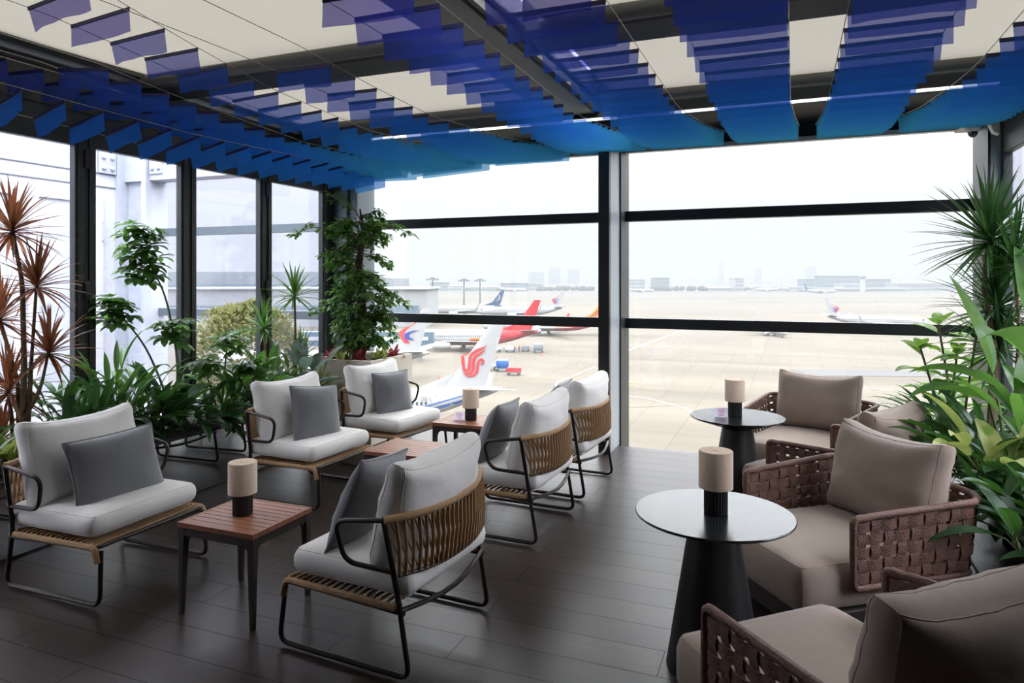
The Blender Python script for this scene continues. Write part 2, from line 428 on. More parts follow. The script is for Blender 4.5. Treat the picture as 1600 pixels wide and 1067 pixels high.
w = bpy.data.worlds.new('overcast_sky'); SC.world = w; w.use_nodes = True
nt = w.node_tree; nt.nodes.clear()
wo = nt.nodes.new('ShaderNodeOutputWorld'); bg = nt.nodes.new('ShaderNodeBackground')
tc = nt.nodes.new('ShaderNodeTexCoord'); sp = nt.nodes.new('ShaderNodeSeparateXYZ')
nt.links.new(tc.outputs['Generated'], sp.inputs[0])
cr = nt.nodes.new('ShaderNodeValToRGB')
e = cr.color_ramp.elements
e[0].position = 0; e[0].color = (.062, .067, .070, 1)
e[1].position = 1; e[1].color = (1, 1, 1, 1)
for pos, c in ((.03, (.065, .069, .0715)), (.10, (.072, .074, .0755)), (.16, (.088, .090, .092)), (.30, (.34, .345, .35)), (.55, (.80, .81, .82))):
    k = e.new(pos); k.color = c+(1,)
nt.links.new(sp.outputs['Z'], cr.inputs[0]); nt.links.new(cr.outputs[0], bg.inputs[0])
bg.inputs[1].default_value = 15
nt.links.new(bg.outputs[0], wo.inputs[0])
SC.view_settings.view_transform = 'Standard'; SC.view_settings.look = 'None'
SC.view_settings.exposure = 0; SC.view_settings.gamma = 1
SC.cycles.transparent_max_bounces = 40; SC.cycles.max_bounces = 8; SC.cycles.diffuse_bounces = 4
SC.cycles.glossy_bounces = 4; SC.cycles.sample_clamp_indirect = 6
# ------------------------------------------------------------------ room shell
XL, XR, YF, YE = -4.85, 1.54, 6.85, 6.5
def struct(name, a, b, mat, parent=None, bevel=0):
    m = MB(); m.bb(a, b); o = m.build(name, mat, parent, bevel=bevel)
    if not parent: o['kind'] = 'structure'
    return o
struct('floor', (XL-.1, -1.6, -.18), (XR+.1, YE, 0), M['floor'])
struct('trim_1', (XL-.1, YE, -.30), (XR+.1, YE+.05, -.002), M['steel'])            # slab edge
struct('wall_back', (XL-.1, -1.75, 0), (XR+.1, -1.6, 3.4), M['backwall'])
struct('ceiling', (XL-.1, -1.6, 3.22), (XR+.1, 1.95, 3.32), M['backwall'])
# left and right walls: solid behind the camera, folding glass doors towards the corner
for nm, x0, x1 in (('wall_left', XL-.12, XL), ('wall_right', XR, XR+.12)):
    t = thing(nm, kind='structure')
    m = MB()
    m.bb((x0, -1.6, 0), (x1, (.67 if nm == 'wall_left' else 2.61), 3.2)); m.build('panel', M['darkwall'], t)
    m = MB()
    m.bb((x0, -.3, 2.74), (x1, YF, 3.22))
    s = 1 if nm == 'wall_left' else -1
    xf = x1 if s > 0 else x0
    for z in (2.83, 2.96, 3.09): m.bb((xf, -.3, z), (xf+s*.012, YF-.3, z+.10))
    m.build('fascia', M['frame'], t)
    m = MB(); m.bb((x0, -.3, -.15), (x1, YF, .04)); m.build('sill', M['steel'], t)
def folding_door(name, X, y0, y1, hinge_at=None, inw=1):
    t = thing(name, kind='structure'); d = .06; st = .083
    m = MB()
    for y in (y0, y1-st):
        m.bb((X-d, y, .04), (X, y+st, 2.74))
        m.bb((X, y+.02, .06), (X+inw*.012, y+st-.02, 2.70))
    m.bb((X-d, y0+st, 2.58), (X, y1-st, 2.74)); m.bb((X-d, y0+st, .04), (X, y1-st, .14))
    m.build('frame', M['frame'], t, bevel=.004)
    m = MB(); m.bb((X-.035, y0+st, .14), (X-.025, y1-st, 2.58)); m.build('pane', M['doorglass'], t)
    if hinge_at is not None:
        for z in (.35, 1.45, 2.42):
            m = MB(); m.bb((X, hinge_at-.022, z), (X+inw*.03, hinge_at+.022, z+.14)); m.build('hinge', M['black'], t, bevel=.003)
ys = [.67, 1.64, 2.61, 3.576, 4.525, 5.48, 6.46]
for i in range(6): folding_door('door_%d' % (i+1), XL, ys[i], ys[i+1], ys[i+1] if i in (0, 2, 4) else None)
for i, (a, b) in enumerate(((2.61, 3.58), (3.58, 4.55), (4.55, 5.52), (5.52, 6.50))): folding_door('door_%d' % (i+7), XR+.06, a, b, None, -1)
struct('trim_2', (XL-.06, 6.46, 0), (XL, 6.58, 2.9), M['frame'])
# corner columns and centre column
t = thing('trim_3', kind='structure')
m = MB(); m.bb((XL-.1, 6.56, 0), (-4.66, 6.95, 3.2)); m.build('shaft', M['column'], t, bevel=.004)
m = MB(); m.bb((-4.645, 6.60, 0), (-4.545, 6.95, 3.2)); m.build('flange', M['column'], t, bevel=.004)
t = thing('trim_4', kind='structure')
m = MB(); m.bb((-1.635, 6.18, 0), (-1.535, 6.24, 3.06)); m.build('flange', M['steel'], t)
m = MB(); m.bb((-1.60, 6.24, 0), (-1.535, 6.60, 3.06)); m.build('lit_web', M['alu_and_lit_web'], t)  # charcoal column side; the window light on it is painted as a pale tone
m = MB(); m.bb((-1.64, 6.60, -.3), (-1.52, 6.95, 3.06)); m.build('mullion', M['steel'], t)
t = thing('trim_5', kind='structure')
m = MB(); m.bb((1.47, 6.50, 0), (1.60, 6.98, 3.2)); m.build('shaft', M['alu_and_lit_web'], t)
m = MB(); m.bb((1.452, 6.49, 0), (1.47, 6.98, 3.2)); m.build('flange', M['steel'], t)
# curtain wall
def bay(name, x0, x1):
    t = thing(name, kind='structure')
    m = MB(); m.bb((x0, YF+.05, -.9), (x1, YF+.062, 2.87)); m.build('pane', M['glass'], t)
    for z0, z1 in ((2.173, 2.273), (1.113, 1.212)):
        m = MB(); m.bb((x0, YF-.05, z0), (x1, YF+.045, z1)); m.bb((x0, YF-.056, z0+.012), (x1, YF-.05, z0+.022)); m.build('transom', M['steel'], t)
    m = MB(); m.bb((x0, YF-.05, 2.87), (x1, YF+.1, 3.06)); m.build('head', M['steel'], t)
bay('window_1', -4.55, -1.64); bay('window_2', -1.52, 1.46)
m = MB(); m.bb((XL, YF-.1, 2.845), (XR, YF-.05, 2.885)); m.build('trim_6', M['alu_and_lit_web'])['kind'] = 'structure'
# ceiling: downstand soffit, beams, shades
struct('trim_7', (XL, 5.93, 3.03), (XR, YF+.1, 3.42), M['soffit'])
t = thing('trim_8', kind='structure')
m = MB(); m.bb((-2.0, .5, 3.06), (-1.60, 6.25, 3.10)); m.bb((-1.97, .5, 3.10), (-1.63, 6.25, 3.42)); m.build('box_beam', M['beam'], t, bevel=.004)
m = MB(); m.bb((-1.60, .5, 3.075), (-1.555, 6.2, 3.13)); m.bb((-1.60, .5, 3.15), (-1.53, 6.2, 3.17)); m.build('side_rail', M['black'], t)
m = MB(); m.bb((-1.66, 6.05, 3.0), (-1.5, 6.2, 3.12)); m.build('end_bracket', M['black'], t)
for i, (a, b) in enumerate(((XL, -2.0), (-1.55, XR))):
    struct('trim_%d' % (9+i), (a, 4.02, 3.10), (b, 4.34, 3.34), M['soffit'])
struct('trim_11', (XL, 1.9, 3.13), (XL+.05, 5.93, 3.24), M['alu_and_lit_web'])
struct('trim_12', (XL+.05, 1.9, 3.17), (XL+.16, 5.93, 3.235), M['beam'])
struct('trim_13', (XR-.05, 1.9, 3.13), (XR, 5.93, 3.24), M['beam'])
m = MB(); m.bb((XL-.1, 1.9, 3.60), (XR+.1, YF+.1, 3.612)); m.build('window_3', M['glass'])['kind'] = 'structure'
for (a, b, y0, y1, zr, lab) in ((XL+.12, -2.02, 1.95, 4.0, 3.98, 'wide cream roof shade overhead at the top left, nearest the camera'),
                            (XL+.12, -2.02, 4.36, 5.9, 5.88, 'cream roof shade left of the bronze beam, between cross beam and windows'),
                            (-1.40, XR-.04, 1.95, 4.0, 3.98, 'cream roof shade right of the bronze beam, cut by the top edge of the picture'),
                            (-1.40, XR-.04, 4.36, 5.9, 5.88, 'cream roof shade right of the bronze beam, just above the bright light line')):
    t = thing('roof_shade', (0, 0, 0), 0, lab, 'roof shade', 'roof shades')
    m = MB(); n = 14
    vs = []; fs = []
    for i in range(n+1):
        y = y0 + (y1-y0)*i/n
        for x in (a, b): vs.append((x, y, 3.205 - .02*math.sin(PI*i/n)))
    for i in range(n): fs.append((2*i, 2*i+1, 2*i+3, 2*i+2))
    m.add(vs, fs); m.build('fabric', M['shade'], t, smooth=True)
    m = MB(); m.tube([(a, zr-.02, 3.15), (b, zr-.02, 3.15)], .05, 14); m.build('roller', M['beam'], t, smooth=True)
    if y0 > 4:
        m = MB(); m.tube([(a, 4.39, 3.15), (b, 4.39, 3.15)], .03, 10); m.build('guide_bar', M['beam'], t, smooth=True)
    else:
        m = MB(); m.tube([(a, y0+.3, 3.17), (b, y0+.3, 3.17)], .012, 8); m.build('guide_bar', M['beam'], t, smooth=True)
t = thing('linear_light', (0, 0, 0), 0, 'long thin lit white line light running along the dark soffit above the windows', 'light')
m = MB(); m.bb((XL+.2, 5.905, 2.985), (XR-.1, 5.93, 3.03)); m.build('housing', M['soffit'], t)
m = MB(); m.bb((-3.9, 5.893, 2.99), (XR-.15, 5.904, 3.012)); m.build('diffuser', M['led'], t)
def cctv(loc, rz, lab):
    t = thing('dome_camera', loc, rz, lab, 'security camera', 'dome security cameras')
    m = MB(); m.lathe([(.06, .0), (.062, -.04), (.05, -.09), (.04, -.10)], 20); m.build('housing', M['camwhite'], t, smooth=True)
    m = MB(); m.lathe([(.036, -.095), (.036, -.105), (.030, -.125), (.015, -.14), (.003, -.143)], 20); m.build('dome', M['dome'], t, smooth=True)
cctv((-4.60, 6.48, 2.80), 0, 'small white dome camera on the grey corner column above the tree')
cctv((1.335, 6.42, 2.86), 0, 'white dome camera under the ceiling at the right end of the window wall')
# mounting arms for the cameras
for par, s in zip([o for o in bpy.data.objects if o.name.startswith('dome_camera')], (1, 1)):
    m = MB(); m.bb((-.05, -.03, -.03), (.05, .09 if par.location.x < 0 else .40, .03)); m.build('bracket', M['camwhite'], par, bevel=.004)
t = thing('ceiling_sensor', (-4.79, 6.35, 2.80), 0, 'tiny white ceiling sensor beside the dome camera, left corner', 'sensor')
m = MB(); m.lathe([(.035, .0), (.036, -.05), (.02, -.085)], 14); m.build('housing', M['camwhite'], t, smooth=True)
m = MB(); m.bb((-.06, -.02, -.02), (.02, .02, .02)); m.build('bracket', M['camwhite'], t)
t = thing('paging_speaker', (1.43, 6.35, 2.88), 0, 'white wall speaker tucked in the right corner beside the dome camera', 'speaker')
m = MB(); m.prism([(-.04, 0), (.06, 0), (.06, -.17), (.02, -.15)], -.04, .04, 'y'); m.build('body', M['camwhite'], t, bevel=.006)
m = MB(); m.bb((.0, -.02, -.06), (.11, .02, -.02)); m.build('bracket', M['camwhite'], t)

# ------------------------------------------------------------------ hanging film canopy
FW_ = .08
def film_mesh(L, hem=True, seed=0, wr=.010, nx=10, nz=4, h=.125):
    rnd = random.Random(seed); m = MB(); vs = []; fs = []
    a, b, c = rnd.uniform(-1, 1), rnd.uniform(-1, 1), rnd.uniform(0, 6)
    for j in range(nz+1):
        for i in range(nx+1):
            u = i/nx-.5; v = j/nz
            y = wr*v*(math.sin(u*7*a+c)+.7*b*math.sin(u*15+c*2)) + .02*v*b
            vs.append((u*(1-.02*v) + .012*v*a, y, -h*v))
    for j in range(nz):
        for i in range(nx):
            k = j*(nx+1)+i; fs.append((k, k+1, k+nx+2, k+nx+1))
    m.add(vs, fs); return m
protos = []
for k in range(4):
    o = film_mesh(1, seed=k, wr=.012).build('film', M['film'], None, smooth=True); r = MB(); r.bb((-.5, -.004, -.016), (.5, .004, .004)); q = r.build('hem', M['rod'])
    protos.append((o.data, q.data)); bpy.data.objects.remove(o); bpy.data.objects.remove(q)
o = film_mesh(1, seed=9, wr=.004, nx=4, nz=2).build('film', M['film']); flat = o.data; bpy.data.objects.remove(o)
# canopy columns: name, first y, x-left, x-right, height knots (y, z), tilt of right end, end-of-column widening, droop
def lerp(tab, y):
    if y <= tab[0][0]: return tab[0][1]
    for (a, p), (b, q) in zip(tab, tab[1:]):
        if y <= b: return p+(q-p)*(y-a)/(b-a)
    return tab[-1][1]
ZR = [(2, 2.80), (5.0, 2.80), (5.7, 2.83), (6.5, 2.925)]
COLS = [
 ('second row from the right wall', 2.75, [(2, .24), (5, .235), (6.4, .20)], [(2, .695), (5, .69), (6.4, .70)], ZR, ZR),
 ('row along the right wall', 3.2, [(2, .97), (4.6, .97), (6.4, .80)], [(2, 1.42), (6.4, 1.42)], ZR, ZR),
 ('third row from the right wall', 2.75, [(2, -.475), (5, -.46), (6.4, -.42)], [(2, -.012), (5, 0), (6.4, .07)], ZR, ZR),
 ('row just right of the bronze beam', 2.68, [(2, -1.21), (6.4, -1.17)], [(2, -.74), (4.9, -.73), (6.4, -.54)], ZR, ZR),
 ('row just left of the bronze beam', 2.45, [(2, -1.86), (6.4, -1.87)], [(2, -1.41), (4.8, -1.45), (6.4, -1.22)], ZR, ZR),
 ('fourth row from the left wall', 3.37, [(2, -2.97), (6.4, -2.75)], [(2, -2.5), (4.6, -2.5), (6.4, -1.95)], [(3, 2.88), (3.8, 2.84), (5.6, 2.80), (6.4, 2.86)], [(3, 2.88), (3.8, 2.84), (5.6, 2.80), (6.4, 2.86)]),
 ('third row from the left wall', 2.45, [(2, -3.77), (6.4, -3.6)], [(2, -3.3), (5, -3.3), (6.4, -2.8)], [(2.5, 3.04), (3.1, 2.98), (3.8, 2.88), (5, 2.82), (6.4, 2.78)], [(2.5, 3.09), (3.1, 2.99), (3.8, 2.90), (5, 2.85), (6.4, 2.82)]),
 ('second row from the left wall', 3.1, [(2, -4.48), (6.4, -4.4)], [(2, -4.0), (5, -4.0), (6.4, -3.6)], [(3, 2.99), (3.6, 2.93), (5, 2.83), (6.4, 2.77)], [(3, 2.94), (3.6, 2.885), (5, 2.81), (6.4, 2.76)]),
 ('row along the left wall', 2.5, [(2, -4.78), (6.2, -4.78)], [(2, -4.42), (6.2, -4.36)], [(2.4, 2.96), (3.3, 2.94), (4.4, 2.86), (6, 2.78)], [(2.4, 2.94), (3.3, 2.93), (4.4, 2.85), (6, 2.77)]),
 ('low row before the left doors', 2.62, [(2, -4.40), (5, -4.45), (6.2, -4.45)], [(2, -4.04), (6.2, -4.0)], [(2.4, 2.62), (3.8, 2.585), (6, 2.66)], [(2.4, 2.68), (3.8, 2.65), (6, 2.70)]),
]
ORD = ['nearest', 'second', 'third', 'fourth', 'fifth', 'sixth', 'seventh', 'eighth', 'ninth', 'tenth', 'eleventh', 'twelfth', 'thirteenth', 'fourteenth', 'fifteenth']
def film_col(y):
    k = max(0, min(1, (y-2.4)/3.6))
    a, b, c = V((.07, .08, .60)), V((.03, .24, .90)), V((.10, .58, .95))
    q = a.lerp(b, k*1.6) if k < .625 else b.lerp(c, (k-.625)/.375)
    return (q.x, q.y, q.z, .33+.24*k)
for ci, (nm, y0, xl, xr, zl, zr) in enumerate(COLS):
    low = nm.startswith('low')
    y = y0; k = 0; rnd = random.Random(ci*13+1); wl, wr_ = [], []
    while y < 6.42:
        a, b = lerp(xl, y), lerp(xr, y); za, zb = lerp(zl, y), lerp(zr, y)
        near = y < (4.95 if not low else 6.3)
        dy = rnd.uniform(-.012, .012)
        loc = ((a+b)/2, y+dy, (za+zb)/2); L = math.hypot(b-a, zb-za)
        yaw = rnd.uniform(-.03, .03) - (.16 if low else 0)
        colr = film_col(y if not low else 4.4+.8*(y-2.6)/3.6)
        first = not near
        if near:
            f, h = protos[rnd.randrange(4)]
            lab = '%s blue film strip from the camera, %s' % (ORD[min(k, 14)], nm)
            t = thing('hanging_film_strip', loc, 0, lab, 'hanging film strip', 'blue film strips of the ceiling canopy')
            t.rotation_euler = (0, -math.atan2(zb-za, b-a), yaw)
            for nme, me in (('film', f), ('hem', h)):
                o = bpy.data.objects.new(nme, me); C.objects.link(o); o.parent = t; o.scale = (L, 1, 1); o.color = colr
            y += .233 if not low else .25
        else:
            o = bpy.data.objects.new('hanging_film_strip', flat); C.objects.link(o); o.location = loc; o.scale = (L, 1, 1); o.color = colr
            o.rotation_euler = (0, -math.atan2(zb-za, b-a), yaw)
            tag(o, 'azure film in the window end stack, %s' % nm, 'hanging film strip', 'azure film stack of the %s' % nm)
            y += .105
        k += 1
    for side, X, Z in (('left', xl, zl), ('right', xr, zr)):
        m = MB(); yy = [1.2]+[y0-.3+.2*i for i in range(int((6.5-y0+.3)/.2)+1)]+[6.5]
        m.tube([(lerp(X, q), q, lerp(Z, q)+.004) for q in yy], .0022, 5)
        o = m.build('suspension_wire', M['wire'], None, smooth=True)
        tag(o, 'thin steel wire, %s edge of the film %s' % (side, nm), 'wire', 'canopy wires')

# ------------------------------------------------------------------ white terrace outside the left doors
t = thing('terrace_wall', (0, 0, 0), 0, 'white panelled wall with white doors seen through the left glass doors', 'wall')
XT = -8.33
m = MB(); m.bb((XT-.2, -.5, -.1), (XT, 6.85, 3.6)); m.build('panelling', M['white'], t)
m = MB()
for z in (2.80, 2.97): m.bb((XT, -.5, z), (XT+.015, 6.6, z+.012))
m.build('joint', M['pgrey'], t)
for (a, b) in ((.6, 2.1), (2.2, 3.7), (3.8, 5.3), (5.4, 6.35)):
    m = MB()
    for yy in (a, b-.12): m.bb((XT, yy, 0), (XT+.05, yy+.12, 2.7))
    m.bb((XT, a+.12, 2.58), (XT+.05, b-.12, 2.7)); m.bb((XT, a+.12, 0), (XT+.05, b-.12, .2))
    d = m.build('door', M['white'], t, bevel=.004)
    m = MB(); m.bb((XT+.002, a+.12, .2), (XT+.02, b-.12, 2.58)); m.build('pane', M['whitesteel'], d)
    m = MB(); m.bb((XT+.05, b-.03, 2.1), (XT+.075, b, 2.35)); m.build('hinge', M['whitesteel'], d)
t = thing('steel_frame', (0, 0, 0), 0, 'white bolted steel post and beam beyond the left glass doors', 'steel frame')
m = MB(); m.bb((XT-.05, 6.55, -2), (XT+.04, 7.0, 3.7)); m.bb((XT+.04, 6.72, -2), (XT+.42, 6.82, 3.7)); m.bb((XT+.42, 6.6, -2), (XT+.50, 6.95, 3.7)); m.build('post', M['whitesteel'], t)
m = MB(); m.bb((XT+.04, 6.66, 2.90), (XL, 6.92, 3.6)); m.build('beam', M['whitesteel'], t)
for bx in (XT+.13, XT+.62):
    m = MB()
    if bx < XT+.3: m.bb((XT+.02, 6.30, 2.98), (XT+.04, 6.54, 3.5))
    else: m.bb((bx-.10, 6.64, 2.98), (bx+.12, 6.66, 3.5))
    pl = m.build('bolt_plate', M['whitesteel'], t)
    for i in range(2):
        for j in range(3):
            m = MB()
            if bx < XT+.3: m.lathe([(.032, 0), (.03, .02), (.016, .032)], 10, axis='x'); l = (XT+.04, 6.36+.12*i, 3.05+.14*j)
            else: m.lathe([(.032, 0), (.03, -.02), (.016, -.032)], 10, axis='y'); l = (bx-.045+.11*i, 6.64, 3.05+.14*j)
            if bx > XT+.3:
                m = MB(); m.tube([(0, 0, 0), (0, -.02, 0), (0, -.034, 0)], .03, 10, rr=[.032, .03, .015])
            m.build('bolt', M['whitesteel'], pl, smooth=True, loc=l)
struct('trim_14', (XT, -.5, -.2), (XL-.1, 6.85, -.02), M['plaster'])
t = thing('window_4', kind='structure')
m = MB(); m.bb((XT+.5, 6.87, 0), (XL-.1, 6.88, 2.9)); m.build('pane', M['glass'], t)
for z0, z1 in ((2.173, 2.273), (1.113, 1.212)):
    m = MB(); m.bb((XT+.5, 6.80, z0), (XL-.1, 6.89, z1)); m.build('transom', M['column'], t)
# ------------------------------------------------------------------ rope lounge chair (faces +x)
def pillow_mb(w, h, t, N=14, pinch=.06, seed=0, wr=.004):
    m = MB(); vs = []; fs = []; n = N
    for sgn in (1, -1):
        for i in range(n+1):
            for j in range(n+1):
                u = -math.cos(PI*i/n); v = -math.cos(PI*j/n)
                e = ((1-abs(u)**2.6)*(1-abs(v)**2.6))**.55
                x = u*w/2*(1-pinch*(1-v*v)); z = v*h/2*(1-pinch*(1-u*u))
                y = sgn*(t/2*e + wr*e*noise.noise(V((u*3+seed, v*4, sgn*2.+seed))))
                vs.append((y, x, z))
    o = (n+1)**2
    for s in (0, 1):
        for i in range(n):
            for j in range(n):
                a = s*o+i*(n+1)+j; fs.append((a, a+1, a+n+2, a+n+1))
    m.add(vs, fs)
    rim = [(i, 0) for i in range(n)]+[(n, j) for j in range(n)]+[(n-i, n) for i in range(n)]+[(0, n-j) for j in range(n)]
    edge = [vs[i*(n+1)+j] for i, j in rim]
    return m, edge
def weld(o, d=.0008):
    bm = bmesh.new(); bm.from_mesh(o.data); bmesh.ops.remove_doubles(bm, verts=bm.verts, dist=d); bmesh.ops.recalc_face_normals(bm, faces=bm.faces)
    for f in bm.faces: f.smooth = True
    bm.to_mesh(o.data); bm.free()
def crease(q, p, seed, amt=.006):
    n = noise.noise(V((p[0]*3.2+seed, p[1]*3.2, p[2]*1.5+seed))) + .5*noise.noise(V((p[0]*8+seed, p[1]*2.5, p[2])))
    q.z += amt*n*(1 if p[2] > 0 else -1)
    return q
def back_cushion(t, half, r, puff, mt, seed, mat, off):
    def warp(q, p):
        u, w = p[0], p[1]
        q = crease(q, p, seed, .010)
        ed = max(abs(u), abs(w))**6
        # seam wrinkles running in from the edges, corners drawn outwards
        q.z += (1 if p[2] > 0 else -1)*.004*ed*math.sin((u+w)*19+seed)*(1-ed*.5)
        q.x += .030*u*(abs(w)**3) - .022*u*(1-abs(w)**2)*0
        q.y += .016*w*(abs(u)**3)
        if u > 0: q.x -= .014*u*(1-w*w)
        q.z *= 1-.25*(abs(u*w)**3)
        return q
    m = MB(); m.rbox(half, r, puff, N=18, warp=warp, mat=mat, off=off)
    c = m.build('back_cushion', M[mt], t, smooth=True, angle=80)
    hx, hy, hz = half
    def surf(u, w, s):
        q = V((u*hx, w*hy, s*hz)); i = V((max(-hx+r, min(hx-r, q.x)), max(-hy+r, min(hy-r, q.y)), max(-hz+r, min(hz-r, q.z)) if hz > r else 0))
        d = q-i; q = i+d.normalized()*r if d.length > 1e-9 else q
        return mat @ warp(q, (u, w, s)) + V(off)
    m = MB()
    for s in (-1, 1):
        lp = [(-1+2*k/16, -1) for k in range(16)]+[(1, -1+2*k/16) for k in range(16)]+[(1-2*k/16, 1) for k in range(16)]+[(-1, 1-2*k/16) for k in range(16)]
        m.tube([surf(u, w, s) for u, w in lp], .0028, 5, closed=True)
    m.build('piping', M[mt], c, smooth=True)
def make_lounge(label):
    t = thing('rope_lounge_chair', (0, 0, 0), 0, label, 'lounge chair', 'rope lounge chairs')
    hw = .336
    for s in (-1, 1):
        m = MB()
        p = arc([(.345, s*(hw-.02), .275), (.364, s*hw, .017), (-.315, s*hw, .017), (-.262, s*hw, .32), (-.232, s*(hw+.058), .65)], .055)
        m.tube(p, .0115, 8); m.build('sled_leg', M['bronze'], t, smooth=True)
    m = MB()
    m.tube(arc([(-.29, -hw, .27), (.33, -hw, .29), (.33, hw, .29), (-.29, hw, .27)], .04), .011, 8)
    m.tube([(-.275, -hw, .28)]+[(-.275-.05*math.sin(PI*k/8), -hw+2*hw*k/8, .28-.02*math.sin(PI*k/8)) for k in range(1, 8)]+[(-.275, hw, .28)], .011, 8)
    m.build('seat_frame', M['bronze'], t, smooth=True)
    for s in (-1, 1):
        m = MB()
        m.tube(arc([(-.232, s*(hw+.058), .65), (.02, s*(hw+.05), .61), (-.02, s*(hw+.035), .445), (-.25, s*(hw+.02), .435)], .06), .0105, 8)
        m.build('armrest', M['bronze'], t, smooth=True)
    # back: wrapped top rail, bottom rail, slanted cords
    def rail(u, z, w, bulge): return V((-.232+(.645-z)*-.06 - bulge*(1-(u*u)**1.2), u*w, z + .012*(u*u)))
    top = lambda u: rail(u, .640, hw+.062, .10)
    bot = lambda u: rail(u, .415, hw+.018, .075) + V((-.03, 0, 0))
    m = MB(); m.tube([top(-1+2*k/24) for k in range(25)], .0165, 10); m.build('top_rail', M['rope'], t, smooth=True)
    m = MB(); m.tube([bot(-1+2*k/24) for k in range(25)], .009, 8); m.build('lower_rail', M['bronze'], t, smooth=True)
    m = MB(); n = 23
    for k in range(n):
        u = -.96+1.92*k/(n-1)
        for du, off in ((.06, -.009), (-.06, .009)):
            a = top(max(-1, min(1, u-du))); b = bot(max(-1, min(1, u+du)))
            p = [a+V((off, 0, 0)), a.lerp(b, .5)+V((off*1.1-.006, 0, 0)), b+V((off*.6, 0, 0))]
            m.bar(p[0], p[1], .015, .005); m.bar(p[1], p[2], .015, .005)
    m.build('back_cords', M['rope'], t)
    m = MB()
    for k in range(17):
        x = -.24+.56*k/16
        zz = .302 + (0 if x < .2 else -.004)
        sag = .012
        m.tube([(x, -hw-.012, zz-.014), (x, -hw+.015, zz)]+[(x, -hw+.015+(2*hw-.03)*j/6, zz-sag*math.sin(PI*j/6)) for j in range(1, 6)]+[(x, hw-.015, zz), (x, hw+.012, zz-.014)], .0075, 6)
    for s in (-1, 1):
        m.tube(arc([(-.25, s*hw, .285), (.33, s*hw, .291), (.345, s*hw, .22)], .03), .0155, 8)
    m.build('seat_cords', M['rope'], t, smooth=True)
    m = MB(); m.rbox((.315, .338, .055), .05, .016, warp=lambda q, p: crease(q, p, 1, .003), off=(-.005, 0, .378))
    c = m.build('seat_cushion', M['cushion'], t, smooth=True, angle=80)
    m = MB()
    for z in (-.047, .047):
        m.tube(arc([(-.291, -.314, z), (.291, -.314, z), (.291, .314, z), (-.291, .314, z), (-.291, -.314, z)], .028)[:-1], .003, 5)
    m.build('piping', M['cushion'], c, smooth=True, loc=(-.005, 0, .378))
    mat = Matrix.Rotation(R(-14), 3, 'Y')
    back_cushion(t, (.215, .325, .062), .055, .075, 'cushion', 5, mat @ Matrix.Rotation(R(-90), 3, 'Y'), (-.195, 0, .632))
    return t
def make_pillow(w, h, label):
    t = thing('throw_pillow', (0, 0, 0), 0, label, 'pillow', 'grey throw pillows')
    m, e = pillow_mb(w, h, .17, seed=w*10, wr=.008)
    o = m.build('cover', M['grey'], t, smooth=True); weld(o)
    m = MB(); m.tube(e, .006, 6, closed=True); m.build('piping', M['grey'], t, smooth=True)
    return t
def put_pillow(t, chair_loc, rz, y, yaw, tilt, z, x=.02, roll=0):
    p = Matrix.Rotation(rz, 3, 'Z') @ V((x, y, z)) + V(chair_loc)
    t.location = p; t.rotation_mode = 'QUATERNION'
    t.rotation_quaternion = (Matrix.Rotation(rz+yaw, 3, 'Z') @ Matrix.Rotation(-tilt, 3, 'Y') @ Matrix.Rotation(roll, 3, 'X')).to_quaternion()
LC = [((-3.469, 2.69, 0), .013, 'rope lounge chair at the far left, off-white cushions and a wide grey pillow'),
      ((-3.353, 4.265, 0), -.05, 'rope lounge chair facing right with a square grey pillow, middle one along the left planter'),
      ((-3.272, 5.285, 0), -.10, 'rope lounge chair in front of the tall pale stone planter box'),
      ((-1.691, 2.741, 0), PI-.064, 'rope lounge chair seen from behind in the foreground, nearest the camera'),
      ((-1.705, 4.235, 0), PI-.039, 'rope lounge chair seen from behind, second from the camera in the right hand row'),
      ((-1.672, 5.186, 0), PI-.06, 'rope lounge chair seen from behind beside the dark centre column')]
ch = [make_lounge(LC[0][2])]
ch[0].location = LC[0][0]; ch[0].rotation_euler.z = LC[0][1]
for l, r, s in LC[1:]: ch.append(clone(ch[0], l, r, s))
PL = [(0, .50, .37, .0, -.10, .30, .58, .06, .03, 'wide grey velvet pillow on the lounge chair at the far left'),
      (1, .42, .41, -.01, -.20, .28, .60, .06, -.10, 'square grey velvet pillow on the middle left lounge chair'),
      (2, .38, .38, -.02, -.28, .25, .595, .02, 0, 'grey velvet pillow on the lounge chair before the stone planter'),
      (3, .46, .42, .05, .12, .36, .60, .10, .12, 'dark grey pillow mostly behind the back cushion of the foreground chair'),
      (4, .46, .42, .05, .10, .36, .60, .08, .06, 'dark grey pillow leaning on the second chair of the right hand row'),
      (5, .40, .38, -.06, .1, .32, .60, .05, 0, 'grey pillow whose corner peeks out on the chair beside the centre column')]
for i, w_, h_, y, yaw, tilt, z, x, roll, lab in PL:
    put_pillow(make_pillow(w_, h_, lab), LC[i][0], LC[i][1], y, yaw, tilt, z, x, roll)

